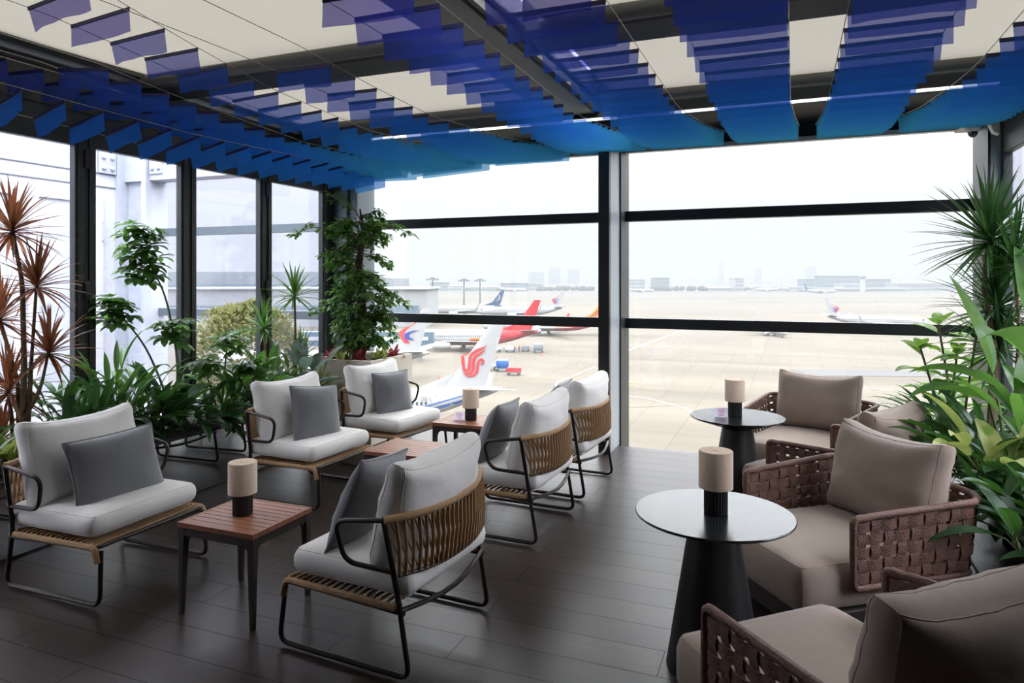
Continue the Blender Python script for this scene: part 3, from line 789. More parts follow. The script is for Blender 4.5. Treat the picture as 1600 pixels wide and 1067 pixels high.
# ------------------------------------------------------------------ teak side tables
def make_table(label):
    t = thing('teak_side_table', (0, 0, 0), 0, label, 'side table', 'teak side tables')
    W, D, H = .46, .415, .44
    m = MB(); n = 9
    for k in range(n):
        y = -D/2+.014+(D-.028)*k/n + (D-.028)/n/2
        m.box((0, y, H-.011), (W-.028, (D-.028)/n-.004, .02))
    m.build('slats', M['teak'], t, bevel=.0015)
    m = MB()
    for s in (-1, 1):
        m.box((0, s*(D/2-.007), H-.0125), (W, .014, .025)); m.box((s*(W/2-.007), 0, H-.0125), (.014, D-.028, .025))
    m.build('edge_frame', M['teak'], t, bevel=.002)
    m = MB()
    for s in (-1, 1):
        m.box((0, s*(D/2-.014), H-.045), (W-.06, .018, .04)); m.box((s*(W/2-.014), 0, H-.045), (.018, D-.06, .04))
    m.box((0, 0, H-.03), (W-.05, .03, .012))
    m.build('apron', M['plinth'], t, bevel=.002)
    for sx in (-1, 1):
        for sy in (-1, 1):
            m = MB(); x, y = sx*(W/2-.022), sy*(D/2-.022)
            vs = []
            for z, a, sh in ((H-.026, .019, 0), (H-.1, .017, .002), (.02, .011, .008), (0, .010, .008)):
                for dx, dy in ((-a, -a), (a, -a), (a, a), (-a, a)): vs.append((x+dx+sx*sh, y+dy+sy*sh, z))
            fs = [(i*4+k, i*4+(k+1) % 4, i*4+4+(k+1) % 4, i*4+4+k) for i in range(3) for k in range(4)]+[(3, 2, 1, 0), (12, 13, 14, 15)]
            m.add(vs, fs)
            # curved knees where the leg meets the apron
            m.prism([(x-sx*.018, H-.03), (x-sx*.07, H-.03), (x-sx*.07, H-.064), (x-sx*.045, H-.070), (x-sx*.026, H-.085), (x-sx*.018, H-.115)], y-.009, y+.009, 'y')
            m.prism([(y-sy*.018, H-.03), (y-sy*.07, H-.03), (y-sy*.07, H-.064), (y-sy*.045, H-.070), (y-sy*.026, H-.085), (y-sy*.018, H-.115)], x-.009, x+.009, 'x')
            m.build('leg', M['plinth'], t, bevel=.002)
    return t
tb = make_table('teak slat side table with a lamp in the left foreground'); tb.location = (-2.49, 2.675, 0); tb.rotation_euler.z = .0
clone(tb, (-2.445, 4.165, 0), 0, 'bare teak slat side table with nothing on it, middle of the left seating group')
clone(tb, (-2.465, 5.16, 0), 0, 'teak slat side table by the window with a lamp and a small sign')
# ------------------------------------------------------------------ lamps and signs
def make_lamp(label):
    t = thing('table_lamp', (0, 0, 0), 0, label, 'table lamp', 'small cylinder table lamps')
    m = MB(); m.lathe([(.045, 0), (.0465, .002), (.0465, .108), (.02, .11)], 96, flute=.028, nf=24); m.build('base', M['black'], t, smooth=True, angle=35)
    m = MB(); m.lathe([(.064, .103), (.0685, .105), (.0685, .254), (.066, .257), (.0, .257)], 48); m.build('shade', M['lampshade'], t, smooth=True, angle=50)
    m = MB(); m.lathe([(.012, .255), (.012, .2585), (.004, .259)], 16); m.build('finial', M['lampshade'], t, smooth=True)
    return t
H1 = .441
lp = make_lamp('beige drum lamp on the teak table in the left foreground'); lp.location = (-2.51, 2.67, H1)
clone(lp, (-2.44, 5.15, H1), .4, 'beige drum lamp on the teak table by the window')
clone(lp, (-.285, 2.955, .638), .8, 'beige drum lamp on the near round black table')
clone(lp, (-.362, 5.10, .638), .2, 'beige drum lamp on the far round black table')
def make_sign(label):
    t = thing('table_sign', (0, 0, 0), 0, label, 'table sign', 'small no smoking table signs')
    m = MB(); m.add([(-.043, 0, .004), (.043, 0, .004), (.043, 0, .064), (-.043, 0, .064)], [(0, 1, 2, 3)]); m.build('card', M['card'], t)
    m = MB(); m.bb((-.046, -.004, 0), (.046, -.0025, .067)); m.bb((-.046, -.004, 0), (.046, .03, .003)); m.build('acrylic_holder', M['acrylic'], t)
    m = MB(); m.tube([(.021*math.cos(2*PI*k/28), -.0055, .042+.017*math.sin(2*PI*k/28)) for k in range(28)], .0017, 6, closed=True)
    m.bar((-.014, -.0055, .053), (.014, -.0055, .031), .003, .002); m.build('ring', M['ringred'], t, smooth=True)
    m = MB(); m.bb((-.013, -.0052, .040), (.010, -.0042, .044)); m.bb((.011, -.0052, .040), (.014, -.0042, .044)); m.tube([(.012, -.005, .046), (.010, -.005, .049), (.013, -.005, .051)], .0012, 5)
    m.build('cigarette', M['ink'], t)
    m = MB(); m.bb((-.022, -.0052, .014), (.022, -.0042, .017)); m.bb((-.014, -.0052, .009), (.014, -.0042, .0115)); m.build('caption_lines', M['ringred'], t)
    return t
sg = make_sign('small lavender no smoking sign on the teak table by the window'); sg.location = (-2.53, 5.12, H1); sg.rotation_euler.z = .42
clone(sg, (-.45, 5.02, .638), .40, 'small lavender no smoking sign on the far round black table')
# ------------------------------------------------------------------ round pedestal tables
def make_round(label):
    t = thing('round_pedestal_table', (0, 0, 0), 0, label, 'round table', 'round black pedestal tables')
    m = MB(); m.lathe([(.105, .555), (.115, .562), (.312, .624), (.319, .629), (.320, .633), (.317, .637), (.0, .637)], 72); m.build('tabletop', M['tabletop'], t, smooth=True, angle=30)
    m = MB(); m.lathe([(.188, 0), (.192, .004), (.19, .012), (.104, .556), (.09, .558)], 64); m.build('pedestal', M['pedestal'], t, smooth=True, angle=40)
    return t
rt = make_round('round black pedestal table nearest the camera'); rt.location = (-.294, 2.962, 0)
clone(rt, (-.346, 5.10, 0), 0, 'round black pedestal table near the window wall')
# ------------------------------------------------------------------ woven armchair (faces +x)
def make_armchair(label):
    t = thing('woven_armchair', (0, 0, 0), 0, label, 'armchair', 'brown woven armchairs')
    m = MB(); m.bb((-.40, -.345, .07), (.42, .345, .165)); m.build('plinth', M['plinth'], t, bevel=.01)
    for sx in (-1, 1):
        for sy in (-1, 1):
            m = MB(); m.lathe([(.022, 0), (.024, .004), (.022, .072)], 14); m.build('foot', M['black'], t, smooth=True, loc=(sx*.33, sy*.29, 0))
    m = MB(); m.rbox((.435, .352, .105), .05, .02, warp=lambda q, p: crease(q, p, 3, .003), off=(.025, 0, .272))
    def wd(q, p):
        return q
    sc = m.build('seat_cushion', M['taupe'], t, smooth=True, angle=80)
    # the part of the cushion that swells out in front of the arms
    m = MB()
    for z in (-.088, .094):
        m.tube(arc([(-.415, -.332, z), (.415, -.332, z), (.415, .332, z), (-.415, .332, z), (-.415, -.332, z)], .032)[:-1], .003, 5)
    m.build('piping', M['taupe'], sc, smooth=True, loc=(.025, 0, .272))
    # U path of the woven wrap
    base = arc([(.215, .372, 0), (-.40, .385, 0), (-.452, .31, 0), (-.452, -.31, 0), (-.40, -.385, 0), (.215, -.372, 0)], .09, 6)
    cum = [0]
    for a, b in zip(base, base[1:]): cum.append(cum[-1]+(b-a).length)
    Ltot = cum[-1]
    def path(s, z):
        s = max(0, min(Ltot, s))
        for i in range(len(cum)-1):
            if s <= cum[i+1] or i == len(cum)-2:
                k = (s-cum[i])/max(1e-9, cum[i+1]-cum[i]); p = base[i].lerp(base[i+1], k); d = (base[i+1]-base[i]).normalized(); break
        nrm = V((d.y, -d.x, 0))*-1
        if nrm.dot(p - V((-.05, 0, 0))) < 0: nrm = -nrm
        h = (z-.28)/.3
        back = max(0, min(1, (.215-p.x)/.6))
        p = p + nrm*(.012+.035*h*back)
        return V((p.x, p.y, z + .035*back*h)), nrm
    ztop = .575; zbot = .275
    m = MB()
    N = 64
    top = [path(Ltot*k/N, ztop)[0] for k in range(N+1)]; bot = [path(Ltot*k/N, zbot)[0] for k in range(N+1)]
    loop = top + bot[::-1]
    # round the four front corners
    f = lambda a, b, c: [a.lerp(b, .0), b, c]
    pts = arc([top[0]+V((-.06, 0, 0))]+[V((.222, top[0].y, ztop)), V((.222, bot[0].y, zbot))]+[bot[0]+V((-.06, 0, 0))], .05, 6)
    pts2 = arc([bot[-1]+V((-.06, 0, 0))]+[V((.222, bot[-1].y, zbot)), V((.222, top[-1].y, ztop))]+[top[-1]+V((-.06, 0, 0))], .05, 6)
    kk = [p for p in top if p.x < .15]; kb = [p for p in bot if p.x < .15]
    m.tube(kk + pts2[::-1] + kb[::-1] + pts[::-1], .0155, 9, closed=True)
    m.build('rail', M['weave'], t, smooth=True)
    # wrapped coils on the rail
    m = MB(); nrow = 5; pitch = (ztop-zbot-.03)/nrow
    ncol = int(Ltot/.066); cp = Ltot/ncol
    for c in range(ncol):
        s0 = cp*(c+.5); sw = .043
        n = nrow*2; vs = []; fs = []
        for k in range(n+1):
            z = zbot+.012+(ztop-zbot-.02)*k/n
            row = (z-zbot-.015)/pitch
            o_ = .0065*math.cos(PI*(row-.5))*(1 if c % 2 else -1)
            for ds in (-sw/2, sw/2):
                p, nr = path(s0+ds, z)
                for th in (-.002, .002): vs.append(p+nr*(o_+th))
        for k in range(n):
            a = k*4
            fs += [(a, a+2, a+6, a+4), (a+1, a+5, a+7, a+3), (a, a+4, a+5, a+1), (a+2, a+3, a+7, a+6)]
        m.add(vs, fs)
    m.build('upright_straps', M['weave'], t, smooth=True, angle=50)
    m = MB(); q = ncol*4
    for r in range(nrow):
        zc = zbot+.015+pitch*(r+.5); hw = .0205; vs = []; fs = []
        for k in range(q+1):
            s = Ltot*k/q
            col = s/cp-.5
            o_ = -.0065*math.cos(PI*col)*math.cos(PI*r)*-1
            for dz in (-hw, hw):
                p, nr = path(s, zc+dz)
                for th in (-.002, .002): vs.append(p+nr*(o_+th))
        for k in range(q):
            a = k*4
            fs += [(a, a+2, a+6, a+4), (a+1, a+5, a+7, a+3), (a, a+4, a+5, a+1), (a+2, a+3, a+7, a+6)]
        m.add(vs, fs)
    m.build('cross_straps', M['weave'], t, smooth=True, angle=50)
    mat = Matrix.Rotation(R(-13), 3, 'Y')
    back_cushion(t, (.222, .32, .068), .055, .07, 'taupe', 8, mat @ Matrix.Rotation(R(-90), 3, 'Y'), (-.325, 0, .605))
    return t
AC = [((.185, 2.34, 0), (-.68, .73), 'woven brown armchair in the bottom right corner, nearest the camera'),
      ((.19, 3.72, 0), (-.79, -.61), 'woven brown armchair facing the near round table, second from the camera'),
      ((.26, 4.89, 0), (-.851, .525), 'woven brown armchair mostly hidden behind the second one, near the far round table'),
      ((.10, 5.86, 0), (-.336, -.94), 'woven brown armchair right against the window wall')]
ac = make_armchair(AC[0][2])
for i, (l, f, s) in enumerate(AC):
    rz = math.atan2(f[1], f[0])
    if i == 0: ac.location = l; ac.rotation_euler.z = rz
    else: clone(ac, l, rz, s)
# ------------------------------------------------------------------ mirrored planters and stone planter
def planter(name, x0, x1, y0, y1, H, label):
    t = thing(name, ((x0+x1)/2, (y0+y1)/2, 0), 0, label, 'planter')
    a, b = (x1-x0)/2, (y1-y0)/2
    m = MB(); m.bb((-a, -b, .006), (a, b, H-.02)); m.build('mirror_body', M['mirror'], t)
    m = MB(); m.bb((-a-.004, -b-.004, 0), (a+.004, b+.004, .012)); m.build('base_trim', M['black'], t)
    m = MB()
    m.bb((-a-.004, -b-.004, H-.02), (-a+.02, b+.004, H)); m.bb((a-.02, -b-.004, H-.02), (a+.004, b+.004, H))
    m.bb((-a, -b-.004, H-.02), (a, -b+.02, H)); m.bb((-a, b-.02, H-.02), (a, b+.004, H)); m.build('rim', M['black'], t)
    m = MB(); m.bb((-a+.02, -b+.02, H-.03), (a-.02, b-.02, H-.012)); m.build('soil', M['soil'], t)
    return t
HP = .45
planter('mirrored_planter', -4.82, -4.13, 2.42, 5.62, HP, 'long mirror-clad planter full of green plants along the left glass doors')
planter('mirrored_planter', .95, 1.50, 3.05, 6.42, HP, 'long mirror-clad planter of tropical plants along the right wall')
t = thing('stone_planter', (-4.07, 6.03, 0), 0, 'tall pale stone planter box with a tree in the window corner', 'planter')
m = MB()
a, b, H = .34, .385, .81
m.bb((-a, -b, 0), (a, -b+.04, H)); m.bb((-a, b-.04, 0), (a, b, H)); m.bb((-a, -b+.04, 0), (-a+.04, b-.04, H)); m.bb((a-.04, -b+.04, 0), (a, b-.04, H))
m.build('box', M['stucco'], t)
m = MB(); m.bb((-a+.04, -b+.04, 0), (a-.04, b-.04, H-.04)); m.build('soil', M['soil'], t)
# ------------------------------------------------------------------ plants
def rdir(rnd, e0, e1):
    a = rnd.uniform(0, 2*PI); e = R(rnd.uniform(e0, e1)); return V((math.cos(e)*math.cos(a), math.cos(e)*math.sin(a), math.sin(e)))
def head(m, p, rnd, n, L, W, e0=-35, e1=85, droop=.5, seg=6):
    for k in range(n):
        t = k/n; e = e1+(e0-e1)*t + rnd.uniform(-8, 8); a = k*2.39996+rnd.uniform(-.3, .3)
        d = V((math.cos(R(e))*math.cos(a), math.cos(R(e))*math.sin(a), math.sin(R(e))))
        m.blade(V(p)-V((0, 0, .10*t*L)), d, L*rnd.uniform(.8, 1.1), W, droop*rnd.uniform(.5, 1.3), seg, 'strap', .2)
def dracaena(name, loc, label, stems, mat, n=46, L=.36, W=.026, seed=1, cat='plant', stem='stem', droop=.45):
    """stems: list of (list of local points, ) ending in a leaf head"""
    rnd = random.Random(seed); t = thing(name, loc, 0, label, cat)
    for pts, k in stems:
        m = MB(); pp = arc([V(p) for p in pts], .08, 4) if len(pts) > 2 else [V(p) for p in pts]
        r0 = .017*k; m.tube(pp, r0, 8, rr=[r0*(1.15-.45*i/(len(pp)-1)) for i in range(len(pp))]); m.build('stem', M[stem], t, smooth=True)
        m = MB(); head(m, pts[-1], rnd, int(n*k), L*(.75+.25*k), W, droop=droop); m.build('leaf_crown', M[mat], t, smooth=True)
    return t
def umbel(m, p, rnd, R0=.15, nl=9, W=.06):
    ax = V((rnd.uniform(-.4, .4), rnd.uniform(-.4, .4), 1)).normalized(); x = ax.cross(V((0, 1, 0))).normalized(); y = ax.cross(x)
    a0 = rnd.uniform(0, 6)
    for k in range(nl):
        a = a0+2*PI*k/nl
        d = x*math.cos(a)+y*math.sin(a) + ax*rnd.uniform(-.25, .05)
        m.blade(V(p)+d*.015, d, R0*rnd.uniform(.8, 1.1), W, .9, 5, 'oval', .15)
def schefflera(loc, label, stems, seed):
    rnd = random.Random(seed); t = thing('umbrella_plant', loc, 0, label, 'plant')
    for pts, crown, spread, h in stems:
        m = MB(); pp = arc([V(p) for p in pts], .15, 5); m.tube(pp, .008, 7, rr=[.011-.005*i/(len(pp)-1) for i in range(len(pp))]); m.build('stem', M['stem_green'], t, smooth=True)
        m = MB(); top = V(pts[-1])
        for k in range(crown):
            a = k*2.4; z = h*(k/(crown-1) if crown > 1 else 0); q = spread*rnd.uniform(.55, 1)*(1-.45*abs(z/h-.4) if h else 1)
            e = top + V((q*math.cos(a), q*math.sin(a), z-h*.6))
            m.tube([top.lerp(V((top.x, top.y, e.z)), .8), e], .003, 4)
            umbel(m, e, rnd, .125, 9, .056)
        m.build('leaf_crown', M['lf_mid'], t, smooth=True)
    return t
def clump(name, loc, label, mat, n=26, L=.35, W=.10, H=.25, e0=15, e1=75, droop=.9, shape='lance', seed=1, seg=7, toward=None, spread=.12, stemr=.004, fold=.22):
    """leafy clump: every leaf on its own stalk"""
    rnd = random.Random(seed); t = thing(name, loc, 0, label, 'plant')
    ms = MB(); ml = MB()
    for k in range(n):
        d = rdir(rnd, e0, e1)
        if toward and rnd.random() < .55: d = (d + V(toward)*.8).normalized()
        b = V((rnd.uniform(-spread, spread)*.5, rnd.uniform(-spread, spread), 0))
        h = H*rnd.uniform(.35, 1.1); tip = b + V((d.x*h*.7, d.y*h*.7, h*(.5+.6*d.z)))
        ms.tube([b, b.lerp(tip, .55)+V((0, 0, h*.12)), tip], stemr, 5)
        ml.blade(tip, d, L*rnd.uniform(.65, 1.15), W*rnd.uniform(.75, 1.1), droop*rnd.uniform(.6, 1.3), seg, shape, fold)
    ms.build('stalks', M['stem_green'], t, smooth=True); ml.build('foliage', M[mat], t, smooth=True)
    return t
def fern(loc, label, seed, n=16, L=.42):
    rnd = random.Random(seed); t = thing('fern', loc, 0, label, 'plant'); m = MB(); ms = MB()
    for k in range(n):
        d = rdir(rnd, 25, 70); p = V((0, 0, 0)); dd = d.copy(); pts = [p.copy()]
        for i in range(16):
            p = p+dd*(L/16); dd = (dd+V((0, 0, -.09))).normalized(); pts.append(p.copy())
            s = dd.cross(V((0, 0, 1))).normalized(); w = .085*math.sin(PI*(i+2)/18)
            for q in (-1, 1): m.blade(p, (s*q+dd*.45), w, .014, .3, 3, 'lance', .1)
        ms.tube(pts, .0022, 4)
    ms.build('rachis', M['stem_green'], t, smooth=True); m.build('fronds', M['lf_mid'], t, smooth=True); return t
def broadleaf(name, loc, label, mats, stems, seed, L=.24, W=.10, step=.09):
    rnd = random.Random(seed); t = thing(name, loc, 0, label, 'plant')
    for pts in stems:
        m = MB(); pp = arc([V(p) for p in pts], .1, 5); m.tube(pp, .008, 7); m.build('stem', M['stem'], t, smooth=True)
        m = MB(); acc = 0; k = 0
        pp = [a.lerp(b, i/10) for a, b in zip(pp, pp[1:]) for i in range(10)]+[pp[-1]]
        for a, b in zip(pp, pp[1:]):
            acc += (b-a).length
            if acc > step:
                acc = 0; k += 1; an = k*2.4; d = V((math.cos(an), math.sin(an), rnd.uniform(.1, .7)))
                m.tube([b, b+d.normalized()*.04], .003, 4); m.blade(b+d.normalized()*.035, d, L*rnd.uniform(.75, 1.1), W, rnd.uniform(.3, .9), 7, 'oval', .2)
        for q in range(3): m.blade(pp[-1], rdir(rnd, 5, 45), L*.8, W*.8, .4, 7, 'oval', .12)
        m.build('foliage', M[mats], t, smooth=True)
    return t
# -- left planter, front to back
S = HP-.02
dracaena('red_dracaena', (-4.66, 2.99, S), 'tall red edged dracaena at the far left with several spiky heads',
         [([(0, 0, 0), (.03, .0, .6), (-.02, .02, 1.15), (-.06, -.02, 1.50)], 1.0), ([(.02, .02, 0), (.05, .03, .6), (.06, .06, 1.14)], .8), ([(-.02, 0, 0), (-.03, .0, .5), (-.12, -.06, .92)], .8),
          ([(.02, .0, .25), (.10, .06, .45), (.12, .10, .70)], .75), ([(-.02, -.02, 0), (-.08, -.03, .45)], .9), ([(0, .02, 0), (-.07, -.08, .14)], .6)], 'lf_red', 66, .36, .027, 3, droop=.75)
clump('croton', (-4.45, 2.52, S-.02), 'dark green spotted leaves spilling over the planter behind the far left chair', 'lf_dark', 30, .22, .08, .14, 0, 70, 1.1, 'lance', 36, 6, (1, 0, 0), .15)
clump('lady_palm', (-4.50, 3.36, S), 'bushy palm with narrow bright leaves beside the red dracaena', 'lf_dark', 84, .30, .06, .34, -10, 70, 1.5, 'lance', 11, 7, None, .22)
clump('lady_palm', (-4.62, 3.72, S), 'bright fanning palm leaves in front of the second door post', 'lf_mid', 60, .30, .055, .46, 10, 75, 1.5, 'lance', 12, 7, None, .2)
clump('peace_lily', (-4.36, 3.22, S-.02), 'dark broad leaved plant behind the back of the far left chair', 'lf_dark', 40, .30, .10, .26, 5, 70, .9, 'lance', 13, 7, (1, 0, 0), .22)
clump('peace_lily', (-4.36, 3.75, S-.02), 'dark glossy broad leaved plant spilling over the planter rim right of the far left chair', 'lf_dark', 50, .34, .12, .28, 0, 70, 1.0, 'lance', 14, 7, (1, 0, 0), .24)
clump('peace_lily', (-4.30, 4.18, S-.02), 'dark leafy plant hanging low over the rim below the umbrella plant', 'lf_dark', 40, .30, .10, .20, -5, 65, 1.1, 'lance', 15, 7, (1, 0, 0), .2)
schefflera((-4.52, 4.10, S), 'tall umbrella plant with a round leafy crown against the white door',
           [([(0, 0, 0), (-.05, .05, .55), (-.10, -.02, 1.05), (-.25, -.12, 1.42)], 26, .13, .46), ([(-.03, -.02, 0), (-.08, -.05, .30), (-.16, -.16, .66), (-.24, -.36, .95)], 11, .10, .2),
            ([(0, .02, 0), (-.02, .05, .4), (-.05, .0, .78)], 9, .12, .18)], 21)
schefflera((-4.42, 4.45, S), 'lower umbrella plant with dark whorled leaves right of the tall one', [([(0, 0, 0), (.02, .02, .35), (.0, .08, .66)], 7, .11, .14), ([(0, 0, 0), (.0, -.08, .2), (-.02, -.16, .48)], 6, .10, .1), ([(0, 0, 0), (.1, .1, .2), (.12, .2, .42)], 7, .1, .12)], 22)
clump('philodendron', (-4.38, 4.72, S-.02), 'leafy green philodendron to the left of the middle lounge chair', 'lf_mid', 54, .22, .10, .34, 5, 80, .9, 'oval', 16, 6, (1, 0, 0), .24)
clump('silver_leaf_plant', (-4.28, 4.50, S-.02), 'grey green lacy plant at the rim behind the middle lounge chair', 'lf_silver', 44, .13, .04, .20, 0, 70, 1.0, 'lance', 17, 5, (1, 0, 0), .16)
clump('philodendron', (-4.42, 5.12, S-.02), 'green leafy plant behind the middle lounge chair', 'lf_mid', 50, .20, .09, .36, 5, 80, .9, 'oval', 18, 6, None, .24)
clump('caladium', (-4.25, 5.28, S-.02), 'pale veined broad leaves just right of the middle lounge chair', 'lf_silver', 14, .26, .15, .34, 20, 70, .8, 'oval', 19, 7, (1, 0, 0), .12)
dracaena('green_dracaena', (-4.45, 5.42, S), 'slender green dracaena with one tall tuft left of the corner tree', [([(0, 0, 0), (.01, 0, .5), (-.02, .02, 1.02)], .9)], 'lf_mid', 44, .36, .030, 31, droop=.7)
dracaena('green_dracaena', (-4.55, 5.16, S), 'shorter green dracaena with its tuft against the door post', [([(0, 0, 0), (-.02, .02, .35), (-.05, 0, .72)], .9)], 'lf_mid', 40, .34, .030, 32, droop=.7)
dracaena('green_dracaena', (-4.36, 5.40, S), 'low green dracaena tuft at the foot of the tall one', [([(0, 0, 0), (.01, .0, .42)], .75)], 'lf_mid', 36, .32, .030, 33, droop=.6)
clump('spider_plant', (-4.27, 5.50, S-.02), 'arching spider plant against the side of the stone planter', 'lf_yellow', 70, .36, .022, .10, 25, 80, 1.3, 'strap', 34, 8, None, .1)
clump('croton', (-4.34, 2.78, S-.02), 'yellow spotted croton low at the far left edge behind the chair back', 'lf_yellow', 30, .22, .07, .16, 0, 70, .9, 'lance', 35, 6, (.6, -.5, 0), .12)
# -- tree in the stone planter
t = thing('indoor_tree', (-4.12, 6.03, .775), 0, 'leafy tree standing in the tall stone planter in the window corner', 'tree')
rnd = random.Random(41); trunk = [V((0, 0, 0)), V((.02, .01, .5)), V((-.02, .0, .95)), V((.03, .02, 1.30)), V((.0, 0, 1.55))]
m = MB(); m.tube(trunk, .05, 12, rr=[.058, .048, .04, .022, .008]); m.tube([V((-.08, .03, 0)), V((-.085, .02, .35)), V((-.12, .0, .62))], .04, 10, rr=[.045, .036, .015]); m.build('trunk', M['bark'], t, smooth=True)
mb = MB(); ml = MB()
def spray(p, d, L, n, rnd):
    pts = [V(p)]; dd = V(d).normalized()
    for i in range(6): pts.append(pts[-1]+dd*(L/6)); dd = (dd+V((0, 0, -.19))+V((rnd.uniform(-.15, .15), rnd.uniform(-.15, .15), rnd.uniform(-.1, .1)))).normalized()
    mb.tube(pts, .003, 5, rr=[.007-.0009*i for i in range(7)])
    for k in range(n):
        f = .25+.75*k/n; i = min(5, int(f*6)); q = pts[i].lerp(pts[i+1], f*6-i)
        s = (pts[i+1]-pts[i]).normalized(); side = s.cross(V((0, 0, 1))).normalized()*(1 if k % 2 else -1)
        e = q + (side*rnd.uniform(.2, .9)+s*.5+V((0, 0, rnd.uniform(-.9, .7)))).normalized()*rnd.uniform(.03, .09)
        mb.tube([q, e], .0015, 4)
        for j in range(4):
            ml.blade(q.lerp(e, .4+.2*j), side*(1 if j % 2 else .2)+s*rnd.uniform(0, 1)+V((rnd.uniform(-.6, .6), rnd.uniform(-.6, .6), rnd.uniform(-.5, .3))), rnd.uniform(.05, .08), .034, .6, 4, 'oval', .2)
for k in range(78):
    h = .10+1.38*(k/78); a = rnd.uniform(0, 6.283); up = rnd.uniform(-.25, .9)*(.6+.5*h/1.5)
    L = (.36 if h < 1.1 else .32)*rnd.uniform(.75, 1.15)*(1 if h > .25 else .8)
    spray((.02*math.sin(h*4), 0, h), (math.cos(a), math.sin(a)*.8, up), L, 13, rnd)
spray((-.02, 0, 1.25), (-.92, -.38, .45), .72, 18, rnd); spray((0, 0, 1.3), (.85, .3, .55), .55, 14, rnd); spray((0, 0, 1.45), (-.5, -.2, .9), .42, 12, rnd); spray((0, 0, .75), (.9, .35, .05), .55, 14, rnd); spray((0, 0, .6), (-.95, -.3, .1), .55, 14, rnd)
mb.build('branches', M['stem'], t, smooth=True); ml.build('foliage', M['lf_mid'], t, smooth=True)
for dx, dy, mt, lab, sd in ((-.20, -.26, 'lf_crimson', 'crimson leaved low plant at the left of the stone planter top', 51), (.10, -.27, 'lf_crimson', 'crimson leaved low plant at the front of the tree trunk', 52), (-.04, -.29, 'lf_yellow', 'yellow green low plant between the crimson ones on the stone planter', 53),
                            (.24, -.08, 'lf_yellow', 'yellow green low plant at the right side of the stone planter top', 54), (.24, .16, 'lf_crimson', 'dark red low plant at the right end of the stone planter top', 55)):
    clump('low_croton', (-4.07+dx, 6.03+dy, .765), lab, mt, 30, .13, .045, .05, 5, 70, .7, 'lance', sd, 5, None, .08)
# -- clipped variegated bush outside the left doors
t = thing('variegated_bush', (-5.58, 6.02, -.02), 0, 'round variegated bush on the terrace outside the left glass doors', 'bush')
m = MB(); m.lathe([(.17, 0), (.2, .02), (.24, .22), (.22, .23), (.2, .2)], 24); m.build('pot', M['stucco'], t, smooth=True)
m = MB(); m.tube([(0, 0, .18), (0, 0, .6)], .03, 8); m.build('trunk', M['bark'], t, smooth=True)
rnd = random.Random(61); m = MB()
for k in range(5200):
    d = rdir(rnd, -65, 90); q = .60*rnd.uniform(.78, 1.05)*(1+.12*noise.noise(d*3))
    m.blade(V((d.x*q, d.y*q, .70+d.z*q)), d+V((rnd.uniform(-.9, .9), rnd.uniform(-.9, .9), rnd.uniform(-.3, .8))), .07, .042, .5, 3, 'oval', .2)
m.build('foliage', M['lf_var'], t, smooth=True)
# -- right planter
dracaena('green_dracaena', (1.25, 5.55, S), 'tall thin leaved dracaena with two spiky heads in the right window corner', [([(0, 0, 0), (.03, 0, .7), (-.03, .02, 1.15), (.0, 0, 1.46)], 1.25), ([(.04, .02, 0), (.02, .04, .6), (.06, .05, 1.0)], 1.1), ([(.10, -.1, 0), (.14, -.12, .8), (.12, -.10, 1.28)], .8), ([(-.02, .05, 0), (.05, .05, .4), (.06, .02, .72)], .8)], 'lf_dark', 80, .48, .03, 71, droop=.35)
broadleaf('rubber_plant', (1.08, 5.80, S), 'rubber plant with yellow green oval leaves in front of the right window', 'lf_light', [[(0, 0, 0), (-.02, .0, .4), (-.08, .03, .84)], [(.05, -.05, 0), (.08, -.06, .35), (.14, -.06, .80)], [(-.05, .02, 0), (-.10, 0, .3), (-.20, -.02, .66)], [(0, .1, 0), (.02, .12, .3), (.05, .1, .62)]], 72, .20, .10, .036)
t = thing('bird_of_paradise', (1.24, 5.02, S), 0, 'bird of paradise plant with huge paddle leaves at the right edge', 'plant')
ms = MB(); m = MB()
for (b, k1, tip, d, L, W, dr) in (((-.02, .02, 0), (-.05, .02, .35), (-.08, .05, .58), (-.30, .12, .95), .66, .2, .3), ((.04, -.02, 0), (.06, -.02, .4), (.05, -.10, .72), (-.45, -.45, .45), .46, .26, 1.2), ((.0, .05, 0), (-.02, .1, .3), (-.05, .15, .5), (-.8, .3, .35), .5, .15, 1.0),
                                 ((.02, .0, 0), (.1, .1, .5), (.14, .14, .9), (-.1, .2, .95), .5, .18, .4), ((-.03, 0, 0), (-.08, -.03, .25), (-.12, -.04, .42), (-.85, -.3, .4), .5, .15, 1.2), ((0, -.05, 0), (.05, -.15, .3), (.04, -.2, .5), (-.2, -.9, .5), .40, .15, 1.0)):
    ms.tube(arc([V(b), V(k1), V(tip)], .1, 5), .009, 7); m.blade(tip, d, L, W, dr, 10, 'paddle', .28)
ms.build('stalks', M['stem_green'], t, smooth=True); m.build('foliage', M['lf_mid'], t, smooth=True)
W_ = (-1, 0, 0)
clump('cast_iron_plant', (1.06, 5.45, S-.02), 'long dark strap leaves below the rubber plant by the right window', 'lf_dark', 60, .40, .055, .20, 10, 75, 1.0, 'lance', 73, 8, W_, .3)
clump('cast_iron_plant', (1.15, 6.05, S-.02), 'long blue green strap leaves at the window end of the right planter', 'lf_dark', 46, .38, .045, .18, 10, 75, 1.0, 'lance', 74, 8, W_, .25)
fern((1.02, 4.98, S-.02), 'feathery fern above the rim of the right planter', 75); fern((1.2, 5.3, S), 'feathery fern behind the bird of paradise leaves', 76, 12, .4)
clump('peace_lily', (1.05, 4.62, S-.02), 'broad ribbed dark leaves behind the back of the second armchair', 'lf_dark', 44, .32, .12, .28, 5, 75, 1.0, 'lance', 77, 8, W_, .22)
